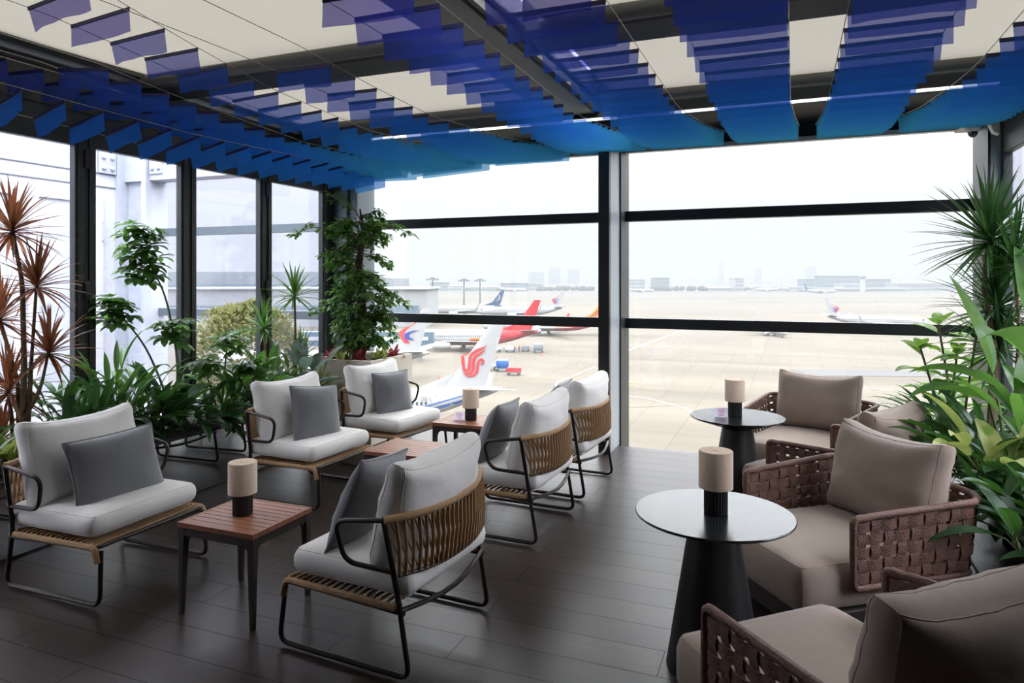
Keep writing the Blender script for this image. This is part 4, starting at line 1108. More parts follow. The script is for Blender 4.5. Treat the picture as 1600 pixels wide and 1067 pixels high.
clump('variegated_lily', (1.00, 4.40, S-.02), 'large cream edged leaves over the rim at the right edge', 'lf_yellow', 14, .36, .13, .34, 15, 65, 1.1, 'lance', 78, 9, W_, .15)
clump('peace_lily', (1.02, 4.18, S-.02), 'dark crinkled leaves hanging low over the mirror at the right edge', 'lf_dark', 60, .24, .10, .14, -15, 65, 1.3, 'lance', 79, 7, W_, .25)
clump('peace_lily', (1.02, 3.75, S-.02), 'dark leafy plant at the near end of the right planter', 'lf_dark', 40, .26, .10, .16, -5, 70, 1.1, 'lance', 80, 7, W_, .25)
clump('dieffenbachia', (1.25, 4.5, S-.02), 'tall dark broad leaves at the right edge above the crinkled plant', 'lf_mid', 18, .38, .15, .5, 30, 75, .9, 'lance', 81, 8, None, .15)
# ------------------------------------------------------------------ airport outside, apron 17.6 m below the eye
GZ = -16.0
m = MB(); m.add([(-1600, 9, GZ), (1600, 9, GZ), (1600, 4200, GZ), (-1600, 4200, GZ)], [(0, 1, 2, 3)])
o = m.build('apron', M['apron']); o['kind'] = 'structure'; o.rotation_euler.z = YAW*.0
def strip(name, p, q, wd, mat, z=GZ+.03):
    p, q = V(p), V(q); d = (q-p).normalized(); n = V((-d.y, d.x, 0))*(wd/2)
    m = MB(); m.add([(v.x, v.y, z) for v in (p-n, q-n, q+n, p+n)], [(0, 1, 2, 3)])
    o = m.build(name, M[mat]); o['kind'] = 'structure'; return o
def gpt(px, py): return far(px, 1080*17.6/(py-436))
# grass islands and runway, far away
for (x0, t0, x1, t1, wd, mt, zz) in ((-2200, 640, 3600, 640, 44, 'grass', .04), (-2200, 560, 930, 560, 34, 'grass', .04), (1140, 540, 3600, 525, 40, 'grass', .04), (-2200, 790, 3600, 780, 55, 'asph', .05), (-2200, 930, 3600, 930, 90, 'grass', .04),
                                (1230, 370, 3400, 345, 10, 'asph', .05), (1250, 130, 2600, 122, 9, 'asph', .05)):
    strip('taxiway_band', far(x0, t0), far(x1, t1), wd, mt, GZ+zz)
strip('taxiway_line', gpt(970, 552), gpt(1066, 516), .7, 'line_w'); strip('taxiway_line', gpt(950, 567), gpt(972, 551), .7, 'line_w')
for a, b in (((1006, 556), (1044, 540)), ((1056, 534), (1094, 517))): strip('apron_marking', gpt(*a), gpt(*b), .55, 'line_d')
strip('apron_marking', gpt(978, 637), gpt(1068, 633), .18, 'line_d')
pts = [(930, 573), (895, 588), (872, 596), (868, 602), (880, 608), (940, 614), (1010, 622), (1068, 637), (1120, 665)]
for a, b in zip(pts, pts[1:]): strip('taxiway_line', gpt(*a), gpt(*b), .3, 'line_w')
strip('apron_marking', gpt(975, 597), gpt(1002, 599), .9, 'line_y')
strip('apron_marking', gpt(976, 602), gpt(1004, 602), .3, 'line_y')
strip('taxiway_line', gpt(1280, 600), gpt(1425, 612), .3, 'line_w')
# ---- aircraft
def loft(m, a, b, n=10):
    """wing-like loft between two sections: (leading edge, trailing edge, half thickness, span axis dir)"""
    vs = []
    for (le, te, th, ax) in (a, b):
        le, te, ax = V(le), V(te), V(ax)
        for k in range(n):
            u = k/(n-1); vs.append(le.lerp(te, u) + ax*(th*2.2*math.sqrt(u+.004)*(1-u)))
        for k in range(n-2, 0, -1):
            u = k/(n-1); vs.append(le.lerp(te, u) - ax*(th*2.2*math.sqrt(u+.004)*(1-u)))
    P = len(vs)//2
    fs = [(k, (k+1) % P, P+(k+1) % P, P+k) for k in range(P)] + [tuple(range(P-1, -1, -1)), tuple(range(P, 2*P))]
    m.add(vs, fs)
FUS = [(19.75, .05, 2.55), (19.3, .55, 2.6), (18.3, 1.1, 2.75), (16.6, 1.62, 2.95), (14.2, 1.92, 3.1), (-7, 1.92, 3.1), (-10.5, 1.78, 3.25), (-14, 1.32, 3.7), (-17.2, .78, 4.2), (-19.3, .42, 4.5), (-19.85, .22, 4.55)]
def fus_at(x):
    for (a, r, z), (b, q, w) in zip(FUS, FUS[1:]):
        if b <= x <= a:
            k = (a-x)/(a-b); return r+(q-r)*k, z+(w-z)*k
    return FUS[-1][1:]
def crescent(m, outer, inner, y):
    m.prism(outer+inner[::-1], y-.02, y+.02, 'y')
def bez(p, n=14):
    out = []
    for k in range(n+1):
        t = k/n; a = [V((q[0], q[1], 0)) for q in p]
        while len(a) > 1: a = [u.lerp(v, t) for u, v in zip(a, a[1:])]
        out.append((a[0].x, a[0].y))
    return out
def stroke(m, ctrl, w0, w1, y, n=18, wm=None):
    c = bez(ctrl, n); L = []; Rr = []
    for i, p in enumerate(c):
        a = c[max(0, i-1)]; b = c[min(n, i+1)]; d = V((b[0]-a[0], b[1]-a[1], 0)).normalized()
        t = i/n; w = (w0*(1-t)+w1*t) if wm is None else (w0*(1-t)**2+2*wm*2*t*(1-t)*.5+w1*t*t)
        L.append((p[0]-d.y*w/2, p[1]+d.x*w/2)); Rr.append((p[0]+d.y*w/2, p[1]-d.x*w/2))
    for i in range(n): m.prism([L[i], L[i+1], Rr[i+1], Rr[i]], y-.015, y+.015, 'y')
def airplane(label, loc, heading, fin='paint', tailm=None, belly=None, emblem=None, engine='paint', winglet='paint', stripe=False, reg=None, scale=1, simple=False, band=None):
    t = thing('airliner', loc, heading, label, 'airplane', None); t.scale = (scale,)*3
    m = MB(); n = 28; vs = []; fs = []
    xs = [19.8, 19.6, 19.2, 18.4, 17.4, 16.2, 14.5, 12, 9, 6, 3, 0, -3, -6, -8, -10, -12, -14, -16, -17.5, -18.8, -19.5, -19.85]
    for x in xs:
        r, z = fus_at(min(19.75, x))
        for k in range(n):
            a = 2*PI*k/n; vs.append((x, r*math.cos(a), z+r*math.sin(a)))
    for i in range(len(xs)-1):
        for k in range(n):
            fs.append((i*n+k, i*n+(k+1) % n, (i+1)*n+(k+1) % n, (i+1)*n+k))
    fs += [tuple(range(n)), tuple((len(xs)-1)*n+k for k in range(n))]
    m.add(vs, fs); m.m = []
    for i in range(len(xs)-1):
        for k in range(n):
            xm = (xs[i]+xs[i+1])/2; zz = math.sin(2*PI*(k+.5)/n); mi = 0
            if tailm and xm < -6 - 5*zz: mi = 1
            if tailm and band and -6-5*zz <= xm < -4.4-5*zz and zz < .5: mi = 2
            if belly and zz < -.55 and xm < 14: mi = 1
            m.m.append(mi)
    m.m += [0, 1 if tailm else 0]
    m.build('fuselage', [M['paint'], M[tailm or belly or 'paint'], M[band or 'paint']], t, smooth=True, angle=60)
    m = MB(); m.lathe([(.2, -.02), (.18, -.12), (.02, -.13)], 12, (-19.85, 0, 4.55), 'x')
    m2 = MB(); m2.tube([(-19.8, 0, 4.55), (-20.15, 0, 4.57)], .19, 12); m2.build('tail_exhaust', M['pgrey'], t, smooth=True)
    m = MB(); loft(m, ((-13.2, 0, 4.6), (-18.2, 0, 4.6), .26, (0, 1, 0)), ((-19.0, 0, 12.4), (-20.6, 0, 12.4), .10, (0, 1, 0)))
    loft(m, ((-9.8, 0, 4.85), (-14.5, 0, 4.7), .10, (0, 1, 0)), ((-14.6, 0, 6.6), (-15.0, 0, 6.6), .06, (0, 1, 0)))
    f = m.build('tail_fin', M[fin], t, smooth=True, angle=40)
    for s in (-1, 1):
        m = MB(); loft(m, ((-15.2, s*.5, 4.75), (-19.0, s*.4, 4.75), .16, (0, 0, 1)), ((-19.6, s*7.1, 5.5), (-20.8, s*7.1, 5.5), .06, (0, 0, 1))); m.build('tailplane', M['paint'], t, smooth=True)
        m = MB(); loft(m, ((5.5, s*1.2, 2.1), (-3.5, s*1.2, 2.1), .42, (0, 0, 1)), ((-.8, s*6, 2.55), (-4.6, s*6, 2.55), .24, (0, 0, 1)))
        loft(m, ((-.8, s*6, 2.55), (-4.6, s*6, 2.55), .24, (0, 0, 1)), ((-6.8, s*17, 3.5), (-8.4, s*17, 3.5), .08, (0, 0, 1)))
        w = m.build('wing', M['pgrey'] if not simple else M['paint'], t, smooth=True)
        m = MB(); loft(m, ((-6.8, s*17, 3.5), (-8.4, s*17, 3.5), .08, (0, 1, 0)), ((-8.6, s*17.5, 5.9), (-9.3, s*17.5, 5.9), .04, (0, 1, 0))); m.build('winglet', M[winglet], w, smooth=True)
        m = MB(); m.lathe([(.82, 5.6), (.98, 5.3), (1.0, 4.2), (.9, 2.9), (.68, 1.7), (.5, 1.5)], 20, (0, s*4.85, 1.5), 'x'); e = m.build('engine', M[engine], t, smooth=True, angle=50)
        m = MB(); m.lathe([(.80, 5.605), (.8, 5.62), (.1, 5.63)], 20, (0, s*4.85, 1.5), 'x'); m.build('intake', M['tyre'], e)
        m = MB(); m.tube([(-1.2, s*2.86, 2.2), (-1.2, s*2.86, .5)], .14, 8)
        g = m.build('landing_gear', M['pgrey'], t)
        m = MB()
        for q in (-.35, .35): m.tube([(-1.2, s*2.86+q-.16, .52), (-1.2, s*2.86+q+.16, .52)], .52, 16)
        m.build('wheels', M['tyre'], g, smooth=True)
    m = MB(); m.tube([(14.2, 0, 1.6), (14.4, 0, .4)], .1, 8); g = m.build('landing_gear', M['pgrey'], t)
    m = MB()
    for q in (-.22, .22): m.tube([(14.4, q-.1, .34), (14.4, q+.1, .34)], .34, 14)
    m.build('wheels', M['tyre'], g, smooth=True)
    m = MB()
    for s in (-1, 1):
        x = 12.4
        while x > -11.2:
            r, z = fus_at(x); yy = math.sqrt(max(.01, r*r-(3.55-z)**2))
            m.box((x, s*yy, 3.55), (.24, .05, .36)); x -= .51
        m.box((17.3, s*1.05, 3.75), (.9, .5, .5), -.35*s)
    m.build('cabin_windows', M['wind'], t)
    if stripe:
        for z0, z1, mt, xe in ((2.18, 2.42, 'pblue', -17.0), (1.5, 2.05, 'pblue', -15.6)):
            m = MB()
            for s in (-1, 1):
                vs = []; fs = []; N = 30
                for k in range(N+1):
                    x = 12+(xe-12)*k/N; r, z = fus_at(x); lift = max(0, (-7-x))*.235
                    for zz in (z0+lift*.95, z1+lift*.95 + (0 if x > -7 else -(z1-z0)*.5*max(0, (-7-x)/9))):
                        yy = math.sqrt(max(.0001, (r+.012)**2-(zz-z)**2)) if abs(zz-z) < r+.012 else .01
                        vs.append((x, s*yy, zz))
                for k in range(N): fs.append((2*k, 2*k+1, 2*k+3, 2*k+2))
                m.add(vs, fs)
            m.build('cheatline', M[mt], t, smooth=True)
        m = MB()
        for s in (-1, 1):
            r, z = fus_at(-12.1)
            for zz in (3.1, 4.35): m.box((-12.1, s*(math.sqrt(r*r-(zz-z)**2)+.0), zz), (.85, .04, .05))
            for xx in (-12.52, -11.68): m.box((xx, s*(fus_at(xx)[0]-.05), 3.6), (.04, .1, 1.0))
        m.build('rear_door', M['pgrey'], t)
    if emblem == 'phoenix':
        for s in (-1, 1):
            m = MB(); y = s*.27
            P = lambda a, b: (-15.35 - (a-588)*.0186, 6.15 + (745-b)*.0172)
            def rib(pts):     # smooth ribbon through (a, b, width) points
                pts = [pts[0]]+pts+[pts[-1]]; c = []
                for i in range(1, len(pts)-2):
                    for k in range(8):
                        u = k/8; c.append([.5*(2*pts[i][j]+(pts[i+1][j]-pts[i-1][j])*u+(2*pts[i-1][j]-5*pts[i][j]+4*pts[i+1][j]-pts[i+2][j])*u*u+(3*pts[i][j]-pts[i-1][j]-3*pts[i+1][j]+pts[i+2][j])*u**3) for j in range(3)])
                c.append(list(pts[-1])); L = []; Q = []
                for i, p in enumerate(c):
                    q0, q1 = c[max(0, i-1)], c[min(len(c)-1, i+1)]; d = V((q1[0]-q0[0], q1[1]-q0[1], 0)).normalized(); w = max(1, p[2])*.42
                    L.append(P(p[0]-d.y*w, p[1]+d.x*w)); Q.append(P(p[0]+d.y*w, p[1]-d.x*w))
                for i in range(len(c)-1): m.prism([L[i], L[i+1], Q[i+1], Q[i]], y-.015, y+.015, 'y')
            rib([(588, 606, 4), (600, 612, 16), (602, 650, 20), (606, 690, 22), (622, 704, 22), (638, 688, 22), (642, 640, 22), (652, 596, 24), (690, 566, 22), (725, 552, 14), (752, 532, 2)])
            rib([(601, 715, 3), (622, 724, 14), (648, 718, 21), (664, 690, 23), (668, 640, 23), (682, 605, 23), (712, 586, 18), (745, 560, 2)])
            rib([(612, 733, 3), (640, 741, 12), (672, 732, 19), (690, 705, 21), (695, 660, 20), (706, 632, 17), (724, 630, 14), (732, 648, 13), (722, 660, 11), (712, 652, 6)])
            rib([(600, 602, 3), (612, 594, 8), (630, 590, 2)])
            m.build('emblem', M['emb_red'], f)
    elif emblem in ('swallow', 'swallow_simple'):
        for s in (-1, 1):
            y = s*.26
            P = lambda a, b: (-14.6 - (a-120)*.0235, 6.2 + (492-b)*.0235*1.15)
            Q = lambda *pts: [P(a, b) for a, b in pts]
            m = MB(); m.prism(bez(Q((248, 352), (190, 395), (112, 400), (124, 428))) + bez(Q((134, 440), (150, 480), (172, 490), (212, 490))) + bez(Q((196, 470), (140, 440), (170, 395), (262, 352))), y-.02, y+.02, 'y'); m.build('emblem_red', M['emb_red'], f)
            m = MB(); m.prism(bez(Q((284, 404), (214, 404), (168, 420), (168, 440))) + bez(Q((176, 462), (205, 468), (244, 466))) + bez(Q((214, 452), (188, 436), (214, 416), (284, 404))), y-.02, y+.02, 'y'); m.build('emblem_blue', M['emb_blue'], f)
    elif emblem == 'bird':
        for s in (-1, 1):
            m = MB(); y = s*.26
            stroke(m, [(-17.0, 10.5), (-18.6, 9.9), (-18.9, 8.2), (-17.4, 7.2), (-16.3, 7.5)], .10, .12, y, 16, .9); stroke(m, [(-17.2, 9.0), (-17.9, 8.5), (-17.2, 8.0)], .3, .1, y, 8); m.build('emblem', M['paint'], f)
    if fin == 'pyel':
        m = MB()
        for s in (-1, 1):
            for k in range(3): stroke(m, [(-14.2-1.2*k, 5.4+.4*k), (-16.5-.9*k, 8.2), (-18.7-.5*k, 9.0+1.1*k)], .35, .12, s*.26, 10)
        m.build('tail_swirl', M['pred'], f)
    if reg:
        for s in (-1, 1):
            cu = bpy.data.curves.new('registration', 'FONT'); cu.body = reg; cu.size = .8; cu.extrude = .01; cu.align_x = 'CENTER'
            ob = bpy.data.objects.new('registration_text', cu); C.objects.link(ob); bpy.context.view_layer.update()
            me = bpy.data.meshes.new_from_object(ob.evaluated_get(bpy.context.evaluated_depsgraph_get())); bpy.data.objects.remove(ob)
            me.materials.clear(); me.materials.append(M['ink'])
            ob = bpy.data.objects.new('registration', me); C.objects.link(ob); ob.parent = t
            # y=+1.9 is the port side (seen with the nose to the left)
            ob.location = (-10.5, s*1.76, 3.85); ob.rotation_euler = (R(60), 0, PI if s > 0 else 0)
    return t
HL = YAW + PI      # nose to the left as seen from the lounge
def tail_at(px, t, off=19.8, dz=0): return far(px, t) + V((-RT.x*off, -RT.y*off, dz))
# windows on the near jet are only shown aft of the planter, so keep all
P1A = R(14); P1T = far(778, 82)
airplane('white airliner with a red phoenix on its tail fin, closest to the window', P1T + V((math.cos(HL+P1A)*19.8, math.sin(HL+P1A)*19.8, 0)), HL+P1A, emblem='phoenix', stripe=True, reg='B-1081')
airplane('white airliner tail with a red and blue swallow emblem beside the stone planter', tail_at(668, 122), HL, emblem='swallow')
airplane('white airliner with a red tail fin and red rear body parked behind the phoenix tail', tail_at(840, 172), HL, fin='pred', tailm='pred', band='pyel', winglet='pred', emblem=None)
airplane('airliner with red and yellow rear body just left of the centre column', tail_at(950, 218), HL, fin='pyel', tailm='pred', band='pyel', engine='pgrey', winglet='pred')
airplane('distant airliner whose dark blue tail with a white emblem shows above the rail', tail_at(786, 330), HL, fin='pnavy', emblem='bird', simple=True)
airplane('distant white airliner with a small red and blue tail emblem right of the red tail', tail_at(880, 315), HL, emblem='swallow', simple=True)
airplane('white airliner taxiing to the right above the lower rail of the right window', far(1370, 250), YAW-.35, emblem='swallow', scale=.84, simple=True)
airplane('small jet whose wheels show just under the lower rail of the right window', far(1205, 216), YAW-PI/2+.1, scale=.5, simple=True)
for px, t, h, lab in ((800, 960, YAW, 'far white jet at the left end of the tree line, left window'), (1000, 900, YAW, 'far white jet just right of the centre column, across the runway'),
                      (1200, 960, YAW+PI, 'far white jet parked below the slim tower, right window'), (1282, 830, YAW, 'far white jet before the long far terminal, right window')):
    airplane(lab, far(px, t), h, fin='paint' if px != 1282 else 'pblue', simple=True)
# ---- terminal concourse on the left, light masts, far skyline
def block(name, label, px0, px1, t, ytop, depth, mat='bld', cat='building', bands=2, roof=True, winmat='bldblue', zb=None):
    """box building facing the lounge: pixel bearings for its ends, real distance and height"""
    ax = (px0+px1)/2; o = far(ax, t); W = (px1-px0)/1080*t; H = 1.6+(436-ytop)/1080*t - GZ
    tt = thing(name, o, YAW, label, cat)
    m = MB(); m.bb((-W/2, 0, 0), (W/2, depth, H)); m.build('wall', M[mat], tt)
    for b in range(bands):
        z = H*(b+.55)/(bands+.35)
        m = MB(); m.bb((-W*.47, -.25, z-H*.16/bands), (W*.47, .1, z+H*.16/bands)); g = m.build('window_band', M[winmat], tt)
        m = MB(); k = max(3, int(W/ (6 if t > 500 else 3)))
        for i in range(k+1): m.bb((-W*.47+W*.94*i/k-.15, -.4, z-H*.16/bands), (-W*.47+W*.94*i/k+.15, -.2, z+H*.16/bands))
        m.build('mullions', M['bldgrey'], g)
    if roof:
        m = MB(); m.bb((-W/2-1, -1.2, H), (W/2+1, depth+1, H+max(.5, H*.03))); m.build('roof', M['roofm'], tt)
    return tt
block('concourse', 'long pale airport concourse with blue glass beside the window corner tree', 250, 667, 255, 452, 40, bands=1)
tt = thing('concourse', far(320, 330), YAW, 'low wide grey roofed concourse behind, seen through the left glass doors', 'building')
m = MB(); m.prism([(-90, 0), (90, 0), (90, 18), (60, 21), (-60, 21), (-90, 18)], 0, 50, 'y'); m.build('hall', M['bldgrey'], tt)
m = MB(); m.bb((-88, -.4, 4), (88, 0, 15)); m.build('glass_front', M['bldblue'], tt)
t = thing('jet_bridge', far(620, 150), YAW, 'blue and white boarding bridge between the corner tree and the aircraft tail', 'jet bridge')
m = MB(); m.bb((-30, -1.6, 3.2), (8, 1.6, 6.2)); m.build('tunnel', M['bldblue'], t)
m = MB(); m.bb((-29, -1.75, 4.4), (7, 1.75, 5.2)); m.build('glazing', M['roofm'], t)
for x in (-26, -8, 5):
    m = MB(); m.bb((x-.4, -1, 0), (x+.4, 1, 3.2)); m.build('leg', M['bldgrey'], t)
def mast(px, t, ytop, lab):
    o = far(px, t); H = 1.6+(436-ytop)/1080*t-GZ
    tt = thing('light_mast', o, YAW, lab, 'light mast', 'apron light masts')
    m = MB(); m.tube([(0, 0, 0), (0, 0, H)], .4, 8, rr=[.55, .32]); m.build('pole', M['mast'], tt, smooth=True)
    m = MB(); m.bb((-3.0, -.8, H-.6), (3.0, .8, H-.1)); m.bb((-1.2, -.6, H-.1), (1.2, .6, H+.5)); r = m.build('lamp_ring', M['mast'], tt)
    for k in (-2.6, -1.3, 0, 1.3, 2.6):
        m = MB(); m.bb((k-.4, -1.1, H-1.1), (k+.4, -.5, H-.5)); m.build('floodlight', M['bldgrey'], r)
for px, t, yt, lab in ((676, 350, 435, 'tall apron light mast nearest the corner tree, left of three'), (725, 355, 437, 'tall apron light mast in the middle of three'), (750, 355, 437, 'tall apron light mast at the right of three'), (621, 400, 437, 'apron light mast behind the leaves of the corner tree'), (384, 420, 434, 'apron light mast seen through the left glass doors')):
    mast(px, t, yt, lab)
FARB = [('hangar', 'far low dark roofed hangar behind the distant jet, left window', 782, 826, 1000, 442, 'bldblue', 1), ('office_block', 'far pale office block right of the low hangar, left window', 826, 848, 1065, 443, 'bld', 2),
        ('office_block', 'far bluish block behind the light masts, left window', 672, 700, 1040, 441, 'bldblue', 2), ('warehouse', 'far white shed beside the light masts, left window', 700, 722, 980, 447, 'roofm', 1),
        ('warehouse', 'far pale shed right of the light masts, left window', 735, 775, 985, 449, 'bld', 1),
        ('tower_block', 'hazy tall apartment tower above the trees left of the centre column', 858, 876, 2300, 418, 'bldgrey', 3), ('tower_block', 'hazy apartment tower next to the centre column', 888, 905, 2300, 421, 'bldgrey', 3),
        ('tower_block', 'hazy squat apartment tower above the low hangar', 826, 850, 2100, 425, 'bldgrey', 3),
        ('office_block', 'far blue office block right of the centre column', 1023, 1046, 1030, 434, 'bldblue', 3), ('office_block', 'far pale block immediately right of the centre column', 978, 1008, 1040, 437, 'bld', 2),
        ('control_tower', 'far pale slim tower block in the middle of the right window', 1149, 1162, 1000, 435, 'bld', 3),
        ('tower_block', 'faint hazy skyscraper in the middle of the right window', 1126, 1131, 2600, 410, 'bldgrey', 3), ('tower_block', 'faint hazy skyscraper right of the slim tower', 1182, 1190, 2600, 420, 'bldgrey', 3),
        ('tower_block', 'faint wide hazy tower left of the blue terminal', 1262, 1276, 2500, 417, 'bldgrey', 3),
        ('terminal', 'far blue glass terminal block with stepped roof, right window', 1286, 1342, 1060, 431, 'bldblue', 3), ('terminal', 'far lower blue block left of the stepped terminal', 1258, 1290, 1115, 436, 'bldblue', 2), ('terminal', 'far blue block right of the control tower', 1352, 1392, 1060, 436, 'bldblue', 2),
        ('terminal', 'far cream building at the foot of the control tower', 1318, 1352, 1000, 444, 'bld', 2), ('concourse', 'long low far concourse along the edge of the apron, right window', 1225, 1420, 965, 451, 'bld', 1),
        ('concourse', 'far striped pale concourse at the right edge of the right window', 1400, 1500, 1000, 443, 'bld', 2), ('warehouse', 'far low pale building with dark windows left of the blue terminal', 1246, 1274, 925, 449, 'bld', 1), ('warehouse', 'far low shed left of the slim tower', 1110, 1145, 1000, 450, 'bld', 1)]
for nm, lab, a, b, t, yt, mt, bn in FARB: block(nm, lab, a, b, t, yt, 30, mt, 'building', bn, True, 'bldblue' if mt != 'bldblue' else 'bldgrey')
tt = thing('control_tower', far(1348, 940), YAW, 'far white control tower with a wide cab, right window', 'tower')
m = MB(); m.tube([(0, 0, 0), (0, 0, 16)], 2, 12, rr=[2.6, 2.1]); m.bb((-2.4, -2.4, 0), (2.4, 2.4, 18)); m.build('shaft', M['roofm'], tt)
m = MB(); m.tube([(0, 0, 18), (0, 0, 21), (0, 0, 22)], 4, 14, rr=[3.2, 4.4, 4.0]); m.build('cab', M['bldblue'], tt)
def treeline(px0, px1, t, ytop, lab, seed):
    rnd = random.Random(seed); o = far((px0+px1)/2, t); W = (px1-px0)/1080*t; H = 1.6+(436-ytop)/1080*t-GZ
    m = MB(); k = int(W/3.2)
    for i in range(k):
        x = -W/2+W*i/k+rnd.uniform(-1, 1); r = H*rnd.uniform(.28, .46); z = H*rnd.uniform(.35, .62); y = rnd.uniform(-4, 4)
        vs = []; fs = []
        for a in range(7):
            for b in range(9):
                th = PI*a/6; ph = 2*PI*b/9; q = r*(1+.25*rnd.uniform(-1, 1))
                vs.append((x+q*math.sin(th)*math.cos(ph), y+q*math.sin(th)*math.sin(ph), z+q*math.cos(th)*1.1))
        for a in range(6):
            for b in range(9): fs.append((a*9+b, a*9+(b+1) % 9, a*9+9+(b+1) % 9, a*9+9+b))
        m.add(vs, fs)
    o2 = m.build('tree_belt', M['trees'], None); o2.location = o; o2.rotation_euler.z = YAW
    tag(o2, lab, 'trees', None, 'stuff')
treeline(730, 800, 1010, 449, 'hazy far belt of trees behind the light masts', 1); treeline(840, 930, 1020, 447, 'hazy far belt of trees left of the centre column', 2); treeline(1018, 1108, 1010, 447, 'hazy far belt of trees right of the centre column', 3); treeline(1108, 1260, 1060, 449, 'thin far belt of trees behind the slim tower', 4)
# ---- ground crew and vehicles
def cart(px, py, lab, body, dome=False, L=2.6, hd=0):
    o = gpt(px, py); tt = thing('baggage_cart', o, YAW+hd, lab, 'cart')
    m = MB(); m.bb((-L/2, -.8, .45), (L/2, .8, .62)); m.build('bed', M['bldgrey'], tt)
    m = MB()
    for x in (-L*.35, L*.35):
        for y in (-.7, .7): m.tube([(x, y-.1, .28), (x, y+.1, .28)], .28, 10)
    m.build('wheels', M['tyre'], tt)
    if dome:
        m = MB(); m.rbox((L/2-.1, .75, .75), .35, .1, off=(0, 0, 1.38)); c = m.build('container', M[body], tt, smooth=True)
        m = MB(); m.rbox((L/2-.3, .6, .2), .15, .1, off=(0, 0, 2.1)); m.build('lid', M['roofm'], c, smooth=True)
    else:
        m = MB(); m.bb((-L/2, -.8, .62), (L/2, -.72, 1.2)); m.bb((-L/2, .72, .62), (L/2, .8, 1.2)); m.bb((-L/2, -.8, .62), (-L/2+.08, .8, 1.35)); m.bb((L/2-.08, -.8, .62), (L/2, .8, 1.35)); m.build('side_rails', M[body], tt)
def tug(px, py, lab, hd=0):
    tt = thing('baggage_tug', gpt(px, py), YAW+hd, lab, 'tug')
    m = MB(); m.prism([(-1.4, .4), (1.4, .4), (1.4, 1.0), (.3, 1.1), (.1, .95), (-1.4, .95)], -.65, .65, 'y'); m.build('body', M['roofm'], tt, bevel=.05)
    m = MB()
    for x in (-.9, .9):
        for y in (-.6, .6): m.tube([(x, y-.12, .38), (x, y+.12, .38)], .38, 12)
    m.build('wheels', M['tyre'], tt)
    m = MB(); m.bb((-.9, -.3, .95), (-.4, .3, 1.15)); m.bb((-1.0, -.3, 1.1), (-.9, .3, 1.7)); m.build('seat', M['black'], tt)
tug(767, 578, 'small white tug in front of the blue topped container cart'); cart(785, 580, 'blue container cart with a white top near the phoenix tail', 'pblue', True, 2.6); cart(803, 586, 'orange red baggage cart behind the blue container', 'pred', False, 2.6, -.1)
tug(775, 550, 'white apron tug beside the ground crew, left of them'); cart(797, 550, 'pale loader cart left of the ground crew', 'roofm', False, 2.4); cart(821, 549, 'low empty dolly right of the ground crew', 'bldgrey', False, 1.9); cart(841, 551, 'grey container cart farthest right behind the red tailed jet', 'bldgrey', True, 2.6)
def cone(px, py, lab):
    tt = thing('traffic_cone', gpt(px, py), 0, lab, 'traffic cone')
    m = MB(); m.lathe([(.30, 0), (.26, .05), (.19, .08), (.03, .95), (.01, .96)], 14); m.build('body', M['orange'], tt, smooth=True)
    m = MB(); m.lathe([(.15, .38), (.13, .5)], 14); m.build('collar', M['paint'], tt)
cone(686, 594, 'small orange traffic cone near the front of the phoenix tail'); cone(847, 556, 'small orange traffic cone right of the grey container cart'); cone(643, 566, 'small orange traffic cone beside the stone planter edge')
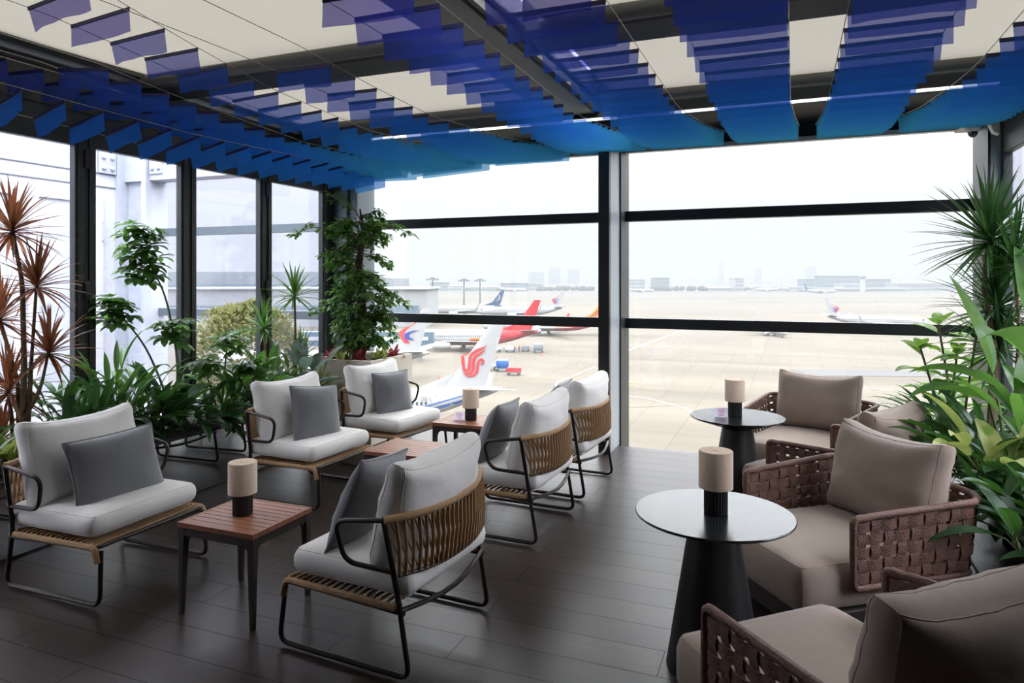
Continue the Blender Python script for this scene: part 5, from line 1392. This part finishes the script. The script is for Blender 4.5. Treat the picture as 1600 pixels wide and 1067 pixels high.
def person(px, py, lab, lean=0, arm=.3):
    tt = thing('person', gpt(px, py), YAW+.4, lab, 'person', 'ground crew')
    vs = [(0, 0, .95), (0, 0, 1.2), (0, 0, 1.42), (0, 0, 1.52), (0, .0, 1.66), (0, .1, .9), (.03, .12, .5), (0, .12, .08), (.14, .12, .03), (0, -.1, .9), (-.03+arm*.1, -.12, .5), (-.05, -.12, .08), (.10, -.12, .03),
          (0, .2, 1.4), (.03, .25, 1.13), (.14, .24, .88), (.2, .24, .8), (0, -.2, 1.4), (.08, -.25, 1.13), (.2+arm*.3, -.22, 1.0), (.27+arm*.3, -.21, .97)]
    es = [(0, 1), (1, 2), (2, 3), (3, 4), (0, 5), (5, 6), (6, 7), (7, 8), (0, 9), (9, 10), (10, 11), (11, 12), (2, 13), (13, 14), (14, 15), (15, 16), (2, 17), (17, 18), (18, 19), (19, 20)]
    rad = [.15, .15, .16, .06, .11, .09, .065, .045, .04, .09, .065, .045, .04, .06, .045, .035, .03, .06, .045, .035, .03]
    me = bpy.data.meshes.new('body'); me.from_pydata(vs, es, []); me.materials.append(M['pnavy'])
    ob = bpy.data.objects.new('body', me); C.objects.link(ob); ob.parent = tt
    sk = ob.modifiers.new('skin', 'SKIN'); su = ob.modifiers.new('sub', 'SUBSURF'); su.levels = 1; su.render_levels = 1
    for i, r in enumerate(rad): me.skin_vertices[0].data[i].radius = (r, r)
    me.skin_vertices[0].data[0].use_root = True
    m = MB(); m.lathe([(.16, .92), (.185, 1.0), (.19, 1.3), (.17, 1.44), (.08, 1.5)], 14); m.build('vest', M['orange'], tt, smooth=True)
    m = MB(); m.lathe([(.118, 1.66), (.12, 1.72), (.09, 1.80), (.02, 1.83)], 12); m.build('cap', M['pyel'], tt, smooth=True)
    m = MB(); m.lathe([(.06, 1.54), (.10, 1.60), (.112, 1.67), (.09, 1.74)], 12); m.build('head_skin', M['skin'], tt, smooth=True)
person(804, 551, 'ground worker in an orange vest standing alone beside the loader cart'); person(811, 550, 'ground worker in an orange vest bending an arm beside the low dolly', 0, .6)
# ---- haze over the airfield (real scattering volume)
m = MB(); m.bb((-2600, 25, GZ-1), (2600, 4300, 70)); hz = m.build('haze', None)
hz.data.materials.clear(); mt, nt, out = new_mat('air_haze')
vsn = nt.nodes.new('ShaderNodeVolumeScatter'); vsn.inputs['Color'].default_value = (.270, .281, .289, 1); vsn.inputs['Density'].default_value = .00082; vsn.inputs['Anisotropy'].default_value = .2
vab = nt.nodes.new('ShaderNodeVolumeAbsorption'); vab.inputs['Color'].default_value = (.270, .281, .289, 1); vab.inputs['Density'].default_value = .00082
vad = nt.nodes.new('ShaderNodeAddShader'); nt.links.new(vsn.outputs[0], vad.inputs[0]); nt.links.new(vab.outputs[0], vad.inputs[1]); nt.links.new(vad.outputs[0], out.inputs['Volume']); hz.data.materials.append(mt)
tag(hz, 'thin white morning haze hanging over the airfield', 'haze', None, 'stuff')
